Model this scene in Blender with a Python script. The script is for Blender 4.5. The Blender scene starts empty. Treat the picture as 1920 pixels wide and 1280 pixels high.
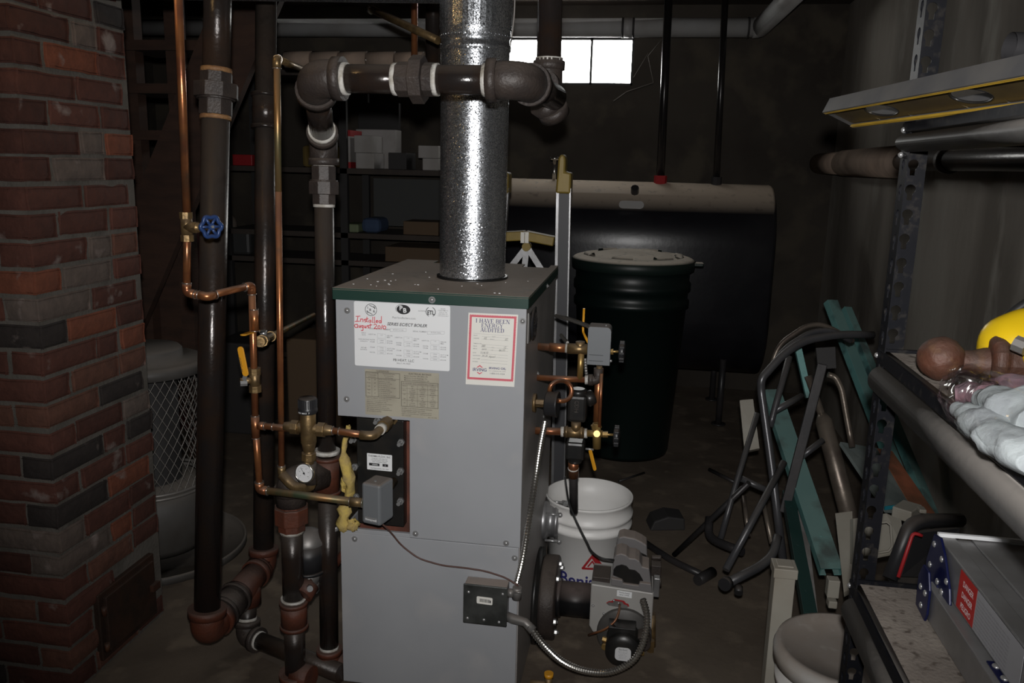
import bpy, math, random
from mathutils import Vector, Matrix, noise
random.seed(7)
V = Vector
SC = bpy.context.scene
C = SC.collection
# ------------------------------------------------------------------ camera
F = 1560.0; YAW, PIT, ROLL = math.radians(8.9), math.radians(12.0), math.radians(1.4)
CAM = V((0, 0, 1.42))
fw = V((-math.sin(YAW)*math.cos(PIT), math.cos(YAW)*math.cos(PIT), -math.sin(PIT)))
r_ = V((math.cos(YAW), math.sin(YAW), 0)); u_ = r_.cross(fw)
cr = math.cos(ROLL)*r_ + math.sin(ROLL)*u_; cu = math.cos(ROLL)*u_ - math.sin(ROLL)*r_
cd = bpy.data.cameras.new('camera'); cam = bpy.data.objects.new('camera', cd); C.objects.link(cam)
cd.sensor_width = 36; cd.lens = 36*F/1920; cd.clip_start = .02
cam.matrix_world = Matrix(((cr.x, cu.x, -fw.x, CAM.x), (cr.y, cu.y, -fw.y, CAM.y), (cr.z, cu.z, -fw.z, CAM.z), (0, 0, 0, 1)))
SC.camera = cam
# ------------------------------------------------------------------ light
vs = SC.view_settings; vs.view_transform = 'Standard'; vs.look = 'None'; vs.gamma = 1; vs.use_curve_mapping = False
vs.exposure = 0.0
SC.cycles.use_denoising = True; SC.cycles.max_bounces = 6; SC.cycles.sample_clamp_indirect = 4
W = bpy.data.worlds.new('world'); SC.world = W; W.use_nodes = True
W.node_tree.nodes['Background'].inputs[0].default_value = (1, 1, .97, 1)
W.node_tree.nodes['Background'].inputs[1].default_value = 22.0
# the camera's own flash, just above the lens
ld = bpy.data.lights.new('camera_flash', 'SPOT'); ld.energy = 122; ld.spot_size = math.radians(96); ld.spot_blend = 1.0
ld.shadow_soft_size = .016; ld.color = (1, .985, .97)
lo = bpy.data.objects.new('camera_flash', ld); C.objects.link(lo)
lp = CAM + cu*.068 - fw*.03; aim = (fw + cu*.10 + cr*.03).normalized()
lo.location = lp; lo.rotation_euler = aim.to_track_quat('-Z', 'Y').to_euler()
# bare warm bulb on the left, above the picture
bd = bpy.data.lights.new('ceiling_bulb_light', 'POINT'); bd.energy = 1.0; bd.color = (1, .62, .25); bd.shadow_soft_size = .025
bo = bpy.data.objects.new('ceiling_bulb_light', bd); C.objects.link(bo); bo.location = (-1.18, 1.58, 1.99)

# ------------------------------------------------------------------ geometry helpers
def ray(x, y): return fw + cr*((x-960)/F) - cu*((y-640)/F)
def at(x, y, Y): d = ray(x, y); return CAM + d*((Y-CAM.y)/d.y)
def atz(x, y, z): d = ray(x, y); return CAM + d*((z-CAM.z)/d.z)
def atx(x, y, X): d = ray(x, y); return CAM + d*((X-CAM.x)/d.x)
def rw(w, p): return w/2/F*((p-CAM).dot(fw))

def frame(d):
    d = d.normalized(); a = V((0, 0, 1)) if abs(d.z) < .9 else V((1, 0, 0))
    u = d.cross(a).normalized(); return u, d.cross(u).normalized()

def fillet(pts, R, n=5):
    out = [pts[0]]
    for i in range(1, len(pts)-1):
        p, a, b = pts[i], pts[i-1], pts[i+1]
        da, db = (a-p), (b-p); la, lb = da.length, db.length
        if la < 1e-6 or lb < 1e-6: continue
        da /= la; db /= lb; t = min(R, la*.48, lb*.48)
        s, e = p+da*t, p+db*t
        for k in range(n+1):
            w = k/n; out.append(s*(1-w)**2 + p*2*w*(1-w) + e*w*w)
    out.append(pts[-1]); return out

class MB:
    def __init__(s): s.v = []; s.f = []; s.sm = []; s.mi = []; s.cm = 0
    def add(s, vs, fs, smooth=False):
        n = len(s.v); s.v += [V(v) for v in vs]
        for f in fs: s.f.append(tuple(i+n for i in f)); s.sm.append(smooth); s.mi.append(s.cm)
        return s
    def box(s, c, d, ax=None):
        """centre, full size, optional axes (ux,uy,uz)"""
        ux, uy, uz = ax or (V((1, 0, 0)), V((0, 1, 0)), V((0, 0, 1)))
        c = V(c); h = [q/2 for q in d]
        vs = [c+ux*(h[0]*i)+uy*(h[1]*j)+uz*(h[2]*k) for i in (-1, 1) for j in (-1, 1) for k in (-1, 1)]
        return s.add(vs, [(0, 1, 3, 2), (4, 6, 7, 5), (0, 4, 5, 1), (2, 3, 7, 6), (0, 2, 6, 4), (1, 5, 7, 3)])
    def bb(s, a, b):
        a, b = V(a), V(b); return s.box((a+b)/2, [abs(b[i]-a[i]) for i in range(3)])
    def beam(s, a, b, w, t, side=None):
        """bar from a to b, width w along `side`, thickness t"""
        a, b = V(a), V(b); d = (b-a).normalized()
        sd = V(side) if side is not None else frame(d)[0]
        sd = (sd - d*sd.dot(d)).normalized(); n = d.cross(sd)
        return s.box((a+b)/2, (w, (b-a).length, t), (sd, d, n))
    def tube(s, pts, r, seg=14, caps=True, smooth=True, ups=None):
        pts = [V(p) for p in pts]; n = len(pts)
        rr = r if isinstance(r, (list, tuple)) else [r]*n
        T = [((pts[min(i+1, n-1)]-pts[max(i-1, 0)])) for i in range(n)]
        T = [t.normalized() if t.length > 1e-9 else V((0, 0, 1)) for t in T]
        u, w = frame(T[0]); vs = []; fs = []
        for i in range(n):
            u = (u - T[i]*u.dot(T[i])).normalized(); w = T[i].cross(u)
            for k in range(seg):
                a = 2*math.pi*k/seg; vs.append(pts[i] + (u*math.cos(a)+w*math.sin(a))*rr[i])
        for i in range(n-1):
            for k in range(seg):
                k2 = (k+1) % seg; fs.append((i*seg+k, i*seg+k2, (i+1)*seg+k2, (i+1)*seg+k))
        s.add(vs, fs, smooth)
        if caps:
            m = len(s.v)-len(vs)
            s.f.append(tuple(m+k for k in range(seg-1, -1, -1))); s.sm.append(False); s.mi.append(s.cm)
            s.f.append(tuple(m+(n-1)*seg+k for k in range(seg))); s.sm.append(False); s.mi.append(s.cm)
        return s
    def cyl(s, a, b, r, r2=None, seg=20, caps=True, smooth=True):
        return s.tube([a, b], [r, r if r2 is None else r2], seg, caps, smooth)
    def lathe(s, prof, o=(0, 0, 0), ax=(0, 0, 1), seg=28, smooth=True, a0=0, a1=2*math.pi, ref=None):
        o = V(o); ax = V(ax).normalized(); u, w = frame(ax)
        if ref is not None: u = (V(ref)-ax*V(ref).dot(ax)).normalized(); w = ax.cross(u)
        full = abs(a1-a0-2*math.pi) < 1e-6; ns = seg if full else seg+1
        vs = []; fs = []
        for (r, z) in prof:
            for k in range(ns):
                a = a0+(a1-a0)*k/seg; vs.append(o+ax*z+(u*math.cos(a)+w*math.sin(a))*max(r, 1e-5))
        for i in range(len(prof)-1):
            for k in range(seg):
                k2 = (k+1) % ns; fs.append((i*ns+k, i*ns+k2, (i+1)*ns+k2, (i+1)*ns+k))
        return s.add(vs, fs, smooth)
    def prism(s, poly, o, ux, uy, ext, smooth=False):
        """2D polygon in the frame o,ux,uy, extruded by vector ext"""
        o, ux, uy, ext = V(o), V(ux), V(uy), V(ext); n = len(poly)
        a = [o+ux*p[0]+uy*p[1] for p in poly]; b = [q+ext for q in a]
        fs = [tuple(range(n-1, -1, -1)), tuple(range(n, 2*n))]
        s.add(a+b, fs); m = len(s.v)-2*n
        for i in range(n):
            j = (i+1) % n; s.f.append((m+i, m+j, m+n+j, m+n+i)); s.sm.append(smooth); s.mi.append(s.cm)
        return s
    def ball(s, c, r, sc=(1, 1, 1), seg=20, rings=12, nz=0, nsc=20, seed=0):
        c = V(c); vs = []; fs = []
        for i in range(rings+1):
            th = math.pi*i/rings
            for k in range(seg):
                a = 2*math.pi*k/seg
                d = V((math.sin(th)*math.cos(a), math.sin(th)*math.sin(a), math.cos(th)))
                q = 1 + (nz*noise.noise(d*nsc*.1+V((seed, seed*.7, 0))) if nz else 0)
                vs.append(c+V((d.x*sc[0], d.y*sc[1], d.z*sc[2]))*r*q)
        for i in range(rings):
            for k in range(seg):
                k2 = (k+1) % seg; fs.append((i*seg+k, (i+1)*seg+k, (i+1)*seg+k2, i*seg+k2))
        return s.add(vs, fs, True)
    def quad(s, a, b, c, d): return s.add([a, b, c, d], [(0, 1, 2, 3)])

WL = {}
def link(o, parent=None, loc=None):
    C.objects.link(o)
    if parent is not None: o.parent = parent
    return o
def obj(name, mb, mat, parent=None, bev=0, loc=None, label=None, sub=0):
    me = bpy.data.meshes.new(name)
    if parent is not None: base = WL[parent.name]
    elif loc is not None: base = V(loc)
    else:
        xs = [v.x for v in mb.v]; ys = [v.y for v in mb.v]; zs = [v.z for v in mb.v]
        base = V(((min(xs)+max(xs))/2, (min(ys)+max(ys))/2, min(zs)))
    me.from_pydata([v-base for v in mb.v], [], mb.f); me.update()
    me.polygons.foreach_set('use_smooth', mb.sm); me.polygons.foreach_set('material_index', mb.mi)
    for m in (mat if isinstance(mat, (list, tuple)) else [mat]): me.materials.append(m)
    o = bpy.data.objects.new(name, me); link(o, parent)
    if parent is None: o.location = base
    WL[o.name] = base
    if bev:
        b = o.modifiers.new('bevel', 'BEVEL'); b.width = bev; b.segments = 2; b.limit_method = 'ANGLE'; b.angle_limit = .6
    if sub: b = o.modifiers.new('sub', 'SUBSURF'); b.levels = sub; b.render_levels = sub
    if label: o['label'] = label
    return o
def thing(name, label, cat, loc, group=None):
    o = bpy.data.objects.new(name, None); C.objects.link(o); o.location = V(loc); o.empty_display_size = .05
    WL[o.name] = V(loc); o['label'] = label; o['category'] = cat
    if group: o['group'] = group
    return o
def tag(o, label, cat, group=None, kind=None):
    o['label'] = label; o['category'] = cat
    if group: o['group'] = group
    if kind: o['kind'] = kind
    return o
def struct(name, mb, mat, **k):
    o = obj(name, mb, mat, **k); o['kind'] = 'structure'; return o

# ------------------------------------------------------------------ materials
def M(name, col, rough=.6, metal=0., col2=None, sc=8., bump=0., bsc=60., dust=0., dcol=(.10, .085, .07), spec=.5, mixw=(.4, .65), stretch=None, col3=None, sc3=30, coat=0, dz=(.25, .85)):
    m = bpy.data.materials.new(name); m.use_nodes = True; nt = m.node_tree; N = nt.nodes; L = nt.links
    b = N['Principled BSDF']; b.inputs['Roughness'].default_value = rough; b.inputs['Metallic'].default_value = metal
    b.inputs['Specular IOR Level'].default_value = spec
    if coat: b.inputs['Coat Weight'].default_value = coat; b.inputs['Coat Roughness'].default_value = .2
    tc = N.new('ShaderNodeTexCoord'); src = tc.outputs['Object']
    if stretch:
        mp = N.new('ShaderNodeMapping'); mp.inputs['Scale'].default_value = stretch; L.new(src, mp.inputs[0]); src = mp.outputs[0]
    def nz(scale, det=5):
        n = N.new('ShaderNodeTexNoise'); n.inputs['Scale'].default_value = scale; n.inputs['Detail'].default_value = det
        L.new(src, n.inputs['Vector']); return n.outputs['Fac']
    def ramp(fac, a, c):
        r = N.new('ShaderNodeValToRGB'); r.color_ramp.elements[0].position = a; r.color_ramp.elements[1].position = c
        L.new(fac, r.inputs[0]); return r.outputs[0]
    def mix(fac, a, c):
        x = N.new('ShaderNodeMix'); x.data_type = 'RGBA'
        if isinstance(fac, float): x.inputs[0].default_value = fac
        else: L.new(fac, x.inputs[0])
        for i, q in ((6, a), (7, c)):
            if isinstance(q, tuple): x.inputs[i].default_value = (*q[:3], 1)
            else: L.new(q, x.inputs[i])
        return x.outputs[2]
    cur = tuple(col)
    if col2: cur = mix(ramp(nz(sc), *mixw), cur, tuple(col2))
    if col3: cur = mix(ramp(nz(sc3, 8), .55, .68), cur, tuple(col3))
    if dust:
        g = N.new('ShaderNodeNewGeometry'); sp = N.new('ShaderNodeSeparateXYZ'); L.new(g.outputs['Normal'], sp.inputs[0])
        rr = ramp(sp.outputs['Z'], *dz); mm = N.new('ShaderNodeMath'); mm.operation = 'MULTIPLY'; L.new(rr, mm.inputs[0])
        r2 = ramp(nz(25), .0, .42); m2 = N.new('ShaderNodeMath'); m2.operation = 'MULTIPLY'; L.new(r2, m2.inputs[0]); m2.inputs[1].default_value = dust
        L.new(m2.outputs[0], mm.inputs[1])
        cur = mix(mm.outputs[0], cur, tuple(dcol))
        for key, base_, tgt in (('Roughness', rough, .9), ('Metallic', metal, 0.)):
            x = N.new('ShaderNodeMix'); L.new(mm.outputs[0], x.inputs[0]); x.inputs[2].default_value = base_; x.inputs[3].default_value = tgt; L.new(x.outputs[0], b.inputs[key])
    if isinstance(cur, tuple): b.inputs['Base Color'].default_value = (*cur[:3], 1)
    else: L.new(cur, b.inputs['Base Color'])
    if bump:
        bp = N.new('ShaderNodeBump'); bp.inputs['Strength'].default_value = bump; bp.inputs['Distance'].default_value = .003
        L.new(nz(bsc, 6), bp.inputs['Height']); L.new(bp.outputs[0], b.inputs['Normal'])
    return m
DU = (.085, .068, .055)
m_black = M('black_iron_pipe', (.022, .018, .017), .2, .2, (.03, .019, .014), 14, .18, 120, dust=.7, dcol=DU)
m_blackold = M('aged_black_iron', (.026, .021, .019), .27, .15, (.045, .028, .02), 10, .3, 90, dust=.5, dcol=DU)
m_cast = M('dusty_cast_iron', (.036, .028, .025), .5, .1, (.05, .038, .032), 25, .45, 160, dust=.7, dcol=(.11, .088, .073))
m_castred = M('red_brown_cast_fitting', (.12, .035, .018), .55, .1, (.075, .03, .02), 18, .4, 120, dust=.6, dcol=(.12, .085, .07))
m_rust = M('rusty_iron', (.085, .030, .016), .6, .1, (.055, .025, .016), 22, .7, 90, dust=.4, dcol=(.07, .055, .045), col3=(.12, .055, .025), sc3=40)
m_tape = M('white_thread_tape', (.62, .60, .56), .6, 0, (.35, .32, .27), 40, .5, 200)
m_tapeo = M('orange_thread_compound', (.32, .17, .07), .6, 0, (.2, .1, .05), 40, .5, 200)
m_copper = M('copper_pipe', (.43, .17, .065), .3, .72, (.28, .10, .05), 16, .1, 60, dust=.75, dcol=(.14, .10, .075), col3=(.18, .10, .06), sc3=12)
m_copperg = M('verdigris_copper', (.36, .20, .08), .4, .7, (.12, .16, .09), 14, .15, 60, dust=.6, dcol=(.14, .10, .075), stretch=(1, 1, .3))
m_solder = M('silvery_solder_ring', (.55, .5, .45), .3, .9)
m_brass = M('dull_brass', (.30, .20, .09), .4, .75, (.18, .12, .06), 30, .3, 100, dust=.6, dcol=(.13, .10, .075))
m_brassb = M('bright_brass', (.45, .29, .10), .38, .75, dust=.4, dcol=(.14, .11, .08))
m_jacket = M('grey_enamel_steel', (.40, .41, .43), .42, .1, (.36, .37, .39), 3, .02, 80, col3=(.42, .42, .43), sc3=6)
m_green = M('dark_green_enamel', (.014, .045, .034), .4, 0, dust=1.0, dcol=(.36, .30, .25), bump=.04)
m_screw = M('zinc_screw', (.42, .42, .42), .3, .6)
m_blackpl = M('black_painted_plate', (.012, .012, .012), .35, 0, (.02, .018, .016), 20, .1, 60)
m_blackplastic = M('black_plastic', (.02, .02, .022), .38, 0, dust=.6, dcol=DU)
m_redox = M('red_oxide_iron', (.16, .05, .03), .75, 0, (.08, .03, .02), 14, .5, 60)
m_yins = M('yellow_glass_wool', (.62, .46, .12), .95, 0, (.38, .28, .12), 30, 1, 90)
m_grbox = M('grey_painted_box', (.17, .18, .19), .5, .1, bump=.05, dust=.85, dcol=(.2, .165, .14))
m_alum = M('aluminium', (.42, .42, .43), .38, .8, (.30, .30, .30), 10, .08, 80, dust=.25, dcol=(.2, .18, .16))
m_steelshiny = M('bright_conduit_steel', (.62, .60, .56), .26, .95)
m_cond = M('grey_cast_conduit', (.26, .25, .24), .4, .6, dust=.5, dcol=(.15, .12, .1))
m_white = M('white_sticker', (.86, .87, .88), .5)
m_card = M('cream_card', (.84, .82, .76), .6)
m_beigest = M('aged_beige_sticker', (.42, .39, .31), .6, 0, (.36, .33, .26), 20)
m_ink = M('black_ink', (.02, .02, .022), .6)
m_inkg = M('grey_ink', (.22, .22, .23), .6)
m_inkr = M('red_marker_ink', (.65, .05, .07), .6)
m_inkpink = M('pinkish_red_border_ink', (.70, .13, .17), .6)
m_inkn = M('navy_ink', (.03, .03, .16), .6)
m_bluew = M('blue_enamel_wheel', (.02, .05, .16), .35, .1, dust=.3, dcol=DU)
m_yel = M('yellow_vinyl_handle', (.72, .33, .02), .4)
m_dial = M('white_dial', (.75, .75, .76), .4)
m_bucket = M('white_plastic_bucket', (.84, .83, .81), .42, 0, (.78, .76, .73), 6)
m_duststuff = M('brown_dust_layer', (.22, .19, .16), .9, 0, (.17, .145, .12), 25, .4, 120)
m_board = M('dusty_particle_board', (.21, .18, .155), .85, 0, (.28, .245, .21), 12, .5, 150, col3=(.10, .08, .065), sc3=60)
m_post = M('black_rack_steel', (.006, .0065, .009), .5, 0, (.009, .009, .011), 14, .1, 60, col3=(.022, .02, .019), sc3=70, spec=.12)
m_beam = M('dusty_rack_beam', (.07, .068, .066), .5, .1, (.10, .095, .09), 9, .2, 70, dust=.9, dcol=(.23, .21, .19), dz=(-.1, .8))
m_teal = M('teal_painted_steel', (.12, .30, .29), .45, .1, (.16, .34, .32), 5, .05, 60, dust=.4, dcol=(.16, .16, .14), col3=(.05, .1, .1), sc3=9)
m_tealb = M('bright_teal_edge', (.02, .20, .26), .4)
m_orange = M('faded_orange_stripe', (.45, .15, .08), .6, 0, (.2, .09, .05), 9)
m_tealgrey = M('grey_green_panel', (.24, .28, .27), .55, 0, (.12, .15, .145), 5, .05)
m_greytube = M('grey_frame_tube', (.075, .075, .082), .32, .4, (.10, .10, .105), 9, .08, 60, dust=.35, dcol=(.14, .12, .10))
m_darktube = M('dark_frame_tube', (.035, .034, .036), .4, .3, (.055, .05, .05), 9, .1, 60)
m_tan = M('tan_chromed_tube', (.26, .22, .18), .38, .6, (.15, .12, .10), 9, .2, 60)
m_beige = M('beige_plastic_panel', (.38, .36, .31), .5, 0, (.30, .27, .22), 4, .05, 60)
m_whitetrim = M('dirty_white_trim', (.32, .31, .30), .6, 0, (.2, .18, .17), 10)
m_red = M('red_paint', (.36, .018, .022), .5)
m_dkgreenpl = M('dark_green_plastic_can', (.003, .009, .008), .4, 0, bump=.02)
m_lidd = M('dust_covered_lid', (.010, .02, .017), .45, 0, dust=1.0, dcol=(.85, .76, .64), dz=(.5, .9))
m_tank = M('black_gloss_tank', (.010, .010, .013), .3, 0, (.014, .014, .017), 8, .12, 40, dust=1.0, dcol=(.80, .66, .52), dz=(.55, .92))
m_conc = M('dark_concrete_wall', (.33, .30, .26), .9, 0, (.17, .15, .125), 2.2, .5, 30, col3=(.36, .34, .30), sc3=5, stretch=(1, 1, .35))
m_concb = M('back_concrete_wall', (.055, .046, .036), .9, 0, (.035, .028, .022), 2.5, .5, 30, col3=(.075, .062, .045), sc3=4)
m_floor = M('dirty_concrete_floor', (.14, .11, .082), .85, 0, (.09, .068, .05), 3.2, .5, 40, col3=(.19, .15, .11), sc3=9)
m_wood = M('old_brown_wood', (.055, .026, .016), .8, 0, (.035, .017, .011), 6, .5, 40, stretch=(1, 1, 4))
m_ceil = M('dark_ceiling_boards', (.05, .035, .025), .9, 0, (.03, .02, .014), 5, .5, 30)
m_pvc = M('white_grey_pvc', (.42, .42, .42), .5, 0, (.33, .32, .31), 4, .03, 40, dust=.4, dcol=(.14, .12, .1))
m_insul = M('plastered_pipe_insulation', (.34, .25, .19), .9, 0, (.24, .18, .14), 8, .6, 30)
m_yellowgold = M('gold_yellow_casting', (.26, .18, .03), .45, .1, (.20, .14, .025), 10, .1, 50, dust=.5, dcol=(.3, .25, .17))
m_blue = M('dark_blue_paint', (.006, .009, .055), .3, .1)
m_dangerred = M('danger_sticker_red', (.48, .025, .02), .5)
m_glove = M('pale_glove_cloth', (.42, .46, .47), .85, 0, (.31, .33, .35), 20, .6, 80)
m_cuff = M('mauve_glove_cuff', (.16, .11, .13), .8, 0, (.22, .12, .14), 40, .6, 90)
m_yellow = M('yellow_plastic', (.75, .50, .01), .35)
m_heatgrey = M('grey_enamel_heater', (.10, .095, .09), .55, 0, (.07, .063, .056), 6, .1, 40, dust=.8, dcol=(.20, .175, .15))
m_wire = M('pale_wire', (.30, .28, .26), .5, .5)
m_boxw = M('white_carton', (.42, .40, .39), .8, 0, (.33, .31, .29), 6)
m_boxb = M('brown_carton', (.13, .085, .05), .85)
m_boxd = M('dark_case', (.035, .033, .033), .7)
m_shelfw = M('grey_brown_shelf_board', (.07, .055, .045), .85, 0, (.05, .04, .035), 6, .3, 40)
m_panelg = M('grey_back_panel', (.07, .072, .07), .8)
m_transf = M('grey_transformer', (.20, .19, .19), .5, .1, bump=.04, dust=1, dcol=(.30, .25, .22))
m_burn = M('light_grey_burner_case', (.42, .41, .39), .45, .1, (.38, .36, .34), 6)
m_cord = M('black_cable', (.02, .02, .02), .45)
m_brownw = M('brown_thermostat_wire', (.10, .05, .04), .5)

def galv():
    m = bpy.data.materials.new('galvanised_spangle'); m.use_nodes = True; nt = m.node_tree; N = nt.nodes; L = nt.links
    b = N['Principled BSDF']; b.inputs['Metallic'].default_value = .95
    tc = N.new('ShaderNodeTexCoord')
    def vor(s):
        v = N.new('ShaderNodeTexVoronoi'); v.inputs['Scale'].default_value = s; L.new(tc.outputs['Object'], v.inputs['Vector']); return v
    v = vor(420); v2 = vor(95)
    sp = N.new('ShaderNodeSeparateColor'); L.new(v.outputs['Color'], sp.inputs[0])
    cr_ = N.new('ShaderNodeValToRGB'); L.new(sp.outputs[0], cr_.inputs[0])
    cr_.color_ramp.elements[0].color = (.42, .44, .47, 1); cr_.color_ramp.elements[1].color = (.85, .88, .92, 1)
    L.new(cr_.outputs[0], b.inputs['Base Color'])
    mr = N.new('ShaderNodeMapRange'); L.new(sp.outputs[1], mr.inputs[0]); mr.inputs[3].default_value = .22; mr.inputs[4].default_value = .34; L.new(mr.outputs[0], b.inputs['Roughness'])
    # each crystal faces its own way
    g = N.new('ShaderNodeNewGeometry'); sub = N.new('ShaderNodeVectorMath'); sub.operation = 'SUBTRACT'; L.new(v.outputs['Color'], sub.inputs[0]); sub.inputs[1].default_value = (.5, .5, .5)
    sc_ = N.new('ShaderNodeVectorMath'); sc_.operation = 'SCALE'; L.new(sub.outputs[0], sc_.inputs[0]); pw = N.new('ShaderNodeMath'); pw.operation = 'POWER'; L.new(sp.outputs[2], pw.inputs[0]); pw.inputs[1].default_value = 5
    ml = N.new('ShaderNodeMath'); ml.operation = 'MULTIPLY_ADD'; L.new(pw.outputs[0], ml.inputs[0]); ml.inputs[1].default_value = 1.1; ml.inputs[2].default_value = .055; L.new(ml.outputs[0], sc_.inputs['Scale'])
    ad = N.new('ShaderNodeVectorMath'); ad.operation = 'ADD'; L.new(g.outputs['Normal'], ad.inputs[0]); L.new(sc_.outputs[0], ad.inputs[1])
    no = N.new('ShaderNodeVectorMath'); no.operation = 'NORMALIZE'; L.new(ad.outputs[0], no.inputs[0]); L.new(no.outputs[0], b.inputs['Normal'])
    return m
m_galv = galv()

def glass(name, k=.85, tint=(1, 1, 1)):
    m = bpy.data.materials.new(name); m.use_nodes = True; nt = m.node_tree; N = nt.nodes; L = nt.links
    for n in list(N):
        if n.type != 'OUTPUT_MATERIAL': N.remove(n)
    t = N.new('ShaderNodeBsdfTransparent'); t.inputs[0].default_value = (*tint, 1); g = N.new('ShaderNodeBsdfGlossy'); g.inputs['Roughness'].default_value = .12
    x = N.new('ShaderNodeMixShader'); x.inputs[0].default_value = 1-k; L.new(t.outputs[0], x.inputs[1]); L.new(g.outputs[0], x.inputs[2])
    L.new(x.outputs[0], [n for n in N if n.type == 'OUTPUT_MATERIAL'][0].inputs[0]); return m
m_glass = glass('dusty_window_glass', .9)
m_film = glass('clear_plastic_film', .86)

def brickmat():
    m = bpy.data.materials.new('old_brick'); m.use_nodes = True; nt = m.node_tree; N = nt.nodes; L = nt.links
    b = N['Principled BSDF']; b.inputs['Roughness'].default_value = .85
    at_ = N.new('ShaderNodeAttribute'); at_.attribute_name = 'tone'; tc = N.new('ShaderNodeTexCoord')
    def nz(s, d=6):
        n = N.new('ShaderNodeTexNoise'); n.inputs['Scale'].default_value = s; n.inputs['Detail'].default_value = d; L.new(tc.outputs['Object'], n.inputs['Vector']); return n.outputs['Fac']
    def ramp(f, a, c):
        r = N.new('ShaderNodeValToRGB'); r.color_ramp.elements[0].position = a; r.color_ramp.elements[1].position = c; L.new(f, r.inputs[0]); return r.outputs[0]
    mx = N.new('ShaderNodeMix'); mx.data_type = 'RGBA'; mx.blend_type = 'MULTIPLY'; mx.inputs[0].default_value = 1
    L.new(at_.outputs['Color'], mx.inputs[6]); r1 = N.new('ShaderNodeValToRGB'); r1.color_ramp.elements[0].color = (.5, .5, .5, 1); r1.color_ramp.elements[1].color = (1.25, 1.2, 1.15, 1); L.new(nz(35), r1.inputs[0]); L.new(r1.outputs[0], mx.inputs[7])
    m2 = N.new('ShaderNodeMix'); m2.data_type = 'RGBA'; L.new(ramp(nz(9), .62, .70), m2.inputs[0]); L.new(mx.outputs[2], m2.inputs[6]); m2.inputs[7].default_value = (.25, .20, .18, 1)
    L.new(m2.outputs[2], b.inputs['Base Color'])
    bp = N.new('ShaderNodeBump'); bp.inputs['Strength'].default_value = .6; bp.inputs['Distance'].default_value = .004; L.new(nz(70), bp.inputs['Height']); L.new(bp.outputs[0], b.inputs['Normal'])
    return m
m_brick = brickmat()
m_mortar = M('grey_mortar', (.14, .125, .108), .95, 0, (.10, .09, .076), 14, .8, 90)

# ------------------------------------------------------------------ writing
_tc = {}
def glyphs(txt, bold, shear, align, width=1.0, ls=1.0):
    if 'M' in txt: bold = min(bold, .003)
    k = (txt, bold, shear, align, ls)
    if k not in _tc:
        cu_ = bpy.data.curves.new('t', 'FONT'); cu_.body = txt; cu_.size = 1; cu_.align_x = align; cu_.offset = bold; cu_.shear = shear; cu_.resolution_u = 3; cu_.space_line = ls
        o = bpy.data.objects.new('t', cu_); me = bpy.data.meshes.new_from_object(o)
        _tc[k] = ([v.co.copy() for v in me.vertices], [tuple(p.vertices) for p in me.polygons])
        bpy.data.objects.remove(o); bpy.data.curves.remove(cu_); bpy.data.meshes.remove(me)
    return _tc[k]
class Sheet:
    """a flat surface with origin o (top-left), axes ux (right) and uy (down); n points off the surface"""
    def __init__(s, o, ux, uy, k=1.0, n=None):
        s.o = V(o); s.ux = V(ux).normalized()*k; s.uy = V(uy).normalized()*k
        s.n = V(n).normalized() if n is not None else s.uy.cross(s.ux).normalized(); s.mb = MB()
    hc = 0
    def up(s, h): Sheet.hc = (Sheet.hc+1) % 80; return h+Sheet.hc*4e-6
    def P(s, x, y, h=0): return s.o+s.ux*x+s.uy*y+s.n*h
    def text(s, t, x, y, size, bold=0, shear=0, align='LEFT', mb=None, wx=1.0, h=.0004, rot=0, ls=1.0):
        mb = mb or s.mb; vs, fs = glyphs(t, bold, shear, align, ls=ls); c, q = math.cos(rot), math.sin(rot)
        out = []
        for v in vs:
            a, b = v.x*size*wx, -v.y*size
            out.append(s.P(x+a*c-b*q, y+a*q+b*c, h))
        mb.add(out, fs)
    def line(s, pts, w, mb=None, h=.0004, closed=False):
        mb = mb or s.mb; pts = [V((p[0], p[1], 0)) for p in pts]
        if closed: pts.append(pts[0])
        for a, b in zip(pts[:-1], pts[1:]):
            d = (b-a)
            if d.length < 1e-9: continue
            d.normalize(); n = V((-d.y, d.x, 0))*w/2; e = d*w*.3
            a2, b2 = a-e, b+e; hh_ = s.up(h)
            mb.add([s.P(q.x, q.y, hh_) for q in (a2+n, a2-n, b2-n, b2+n)], [(0, 1, 2, 3)])
    def rect(s, x0, y0, x1, y1, mb=None, h=.0004):
        h = s.up(h)
        (mb or s.mb).add([s.P(x0, y0, h), s.P(x0, y1, h), s.P(x1, y1, h), s.P(x1, y0, h)], [(0, 1, 2, 3)])
    def poly(s, pts, mb=None, h=.0004): h = s.up(h); (mb or s.mb).add([s.P(x, y, h) for x, y in pts], [tuple(range(len(pts)))])
    def ell(s, cx, cy, rx, ry, mb=None, h=.0004, n=28): s.poly([(cx+rx*math.cos(6.2832*k/n), cy+ry*math.sin(6.2832*k/n)) for k in range(n)], mb, h)
    def plate(s, w, hh, r=0, t=.0006, name='sticker', mat=None, parent=None, **k):
        pts = []
        if r:
            for cx, cy, a0 in ((w-r, r, -90), (w-r, hh-r, 0), (r, hh-r, 90), (r, r, 180)):
                for q in range(5): a = math.radians(a0+q*22.5); pts.append((cx+r*math.cos(a), cy+r*math.sin(a)))
        else: pts = [(0, 0), (w, 0), (w, hh), (0, hh)]
        mb = MB().prism(pts, s.o-s.n*t, s.ux, s.uy, s.n*t)
        return obj(name, mb, mat, parent, **k)
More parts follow.
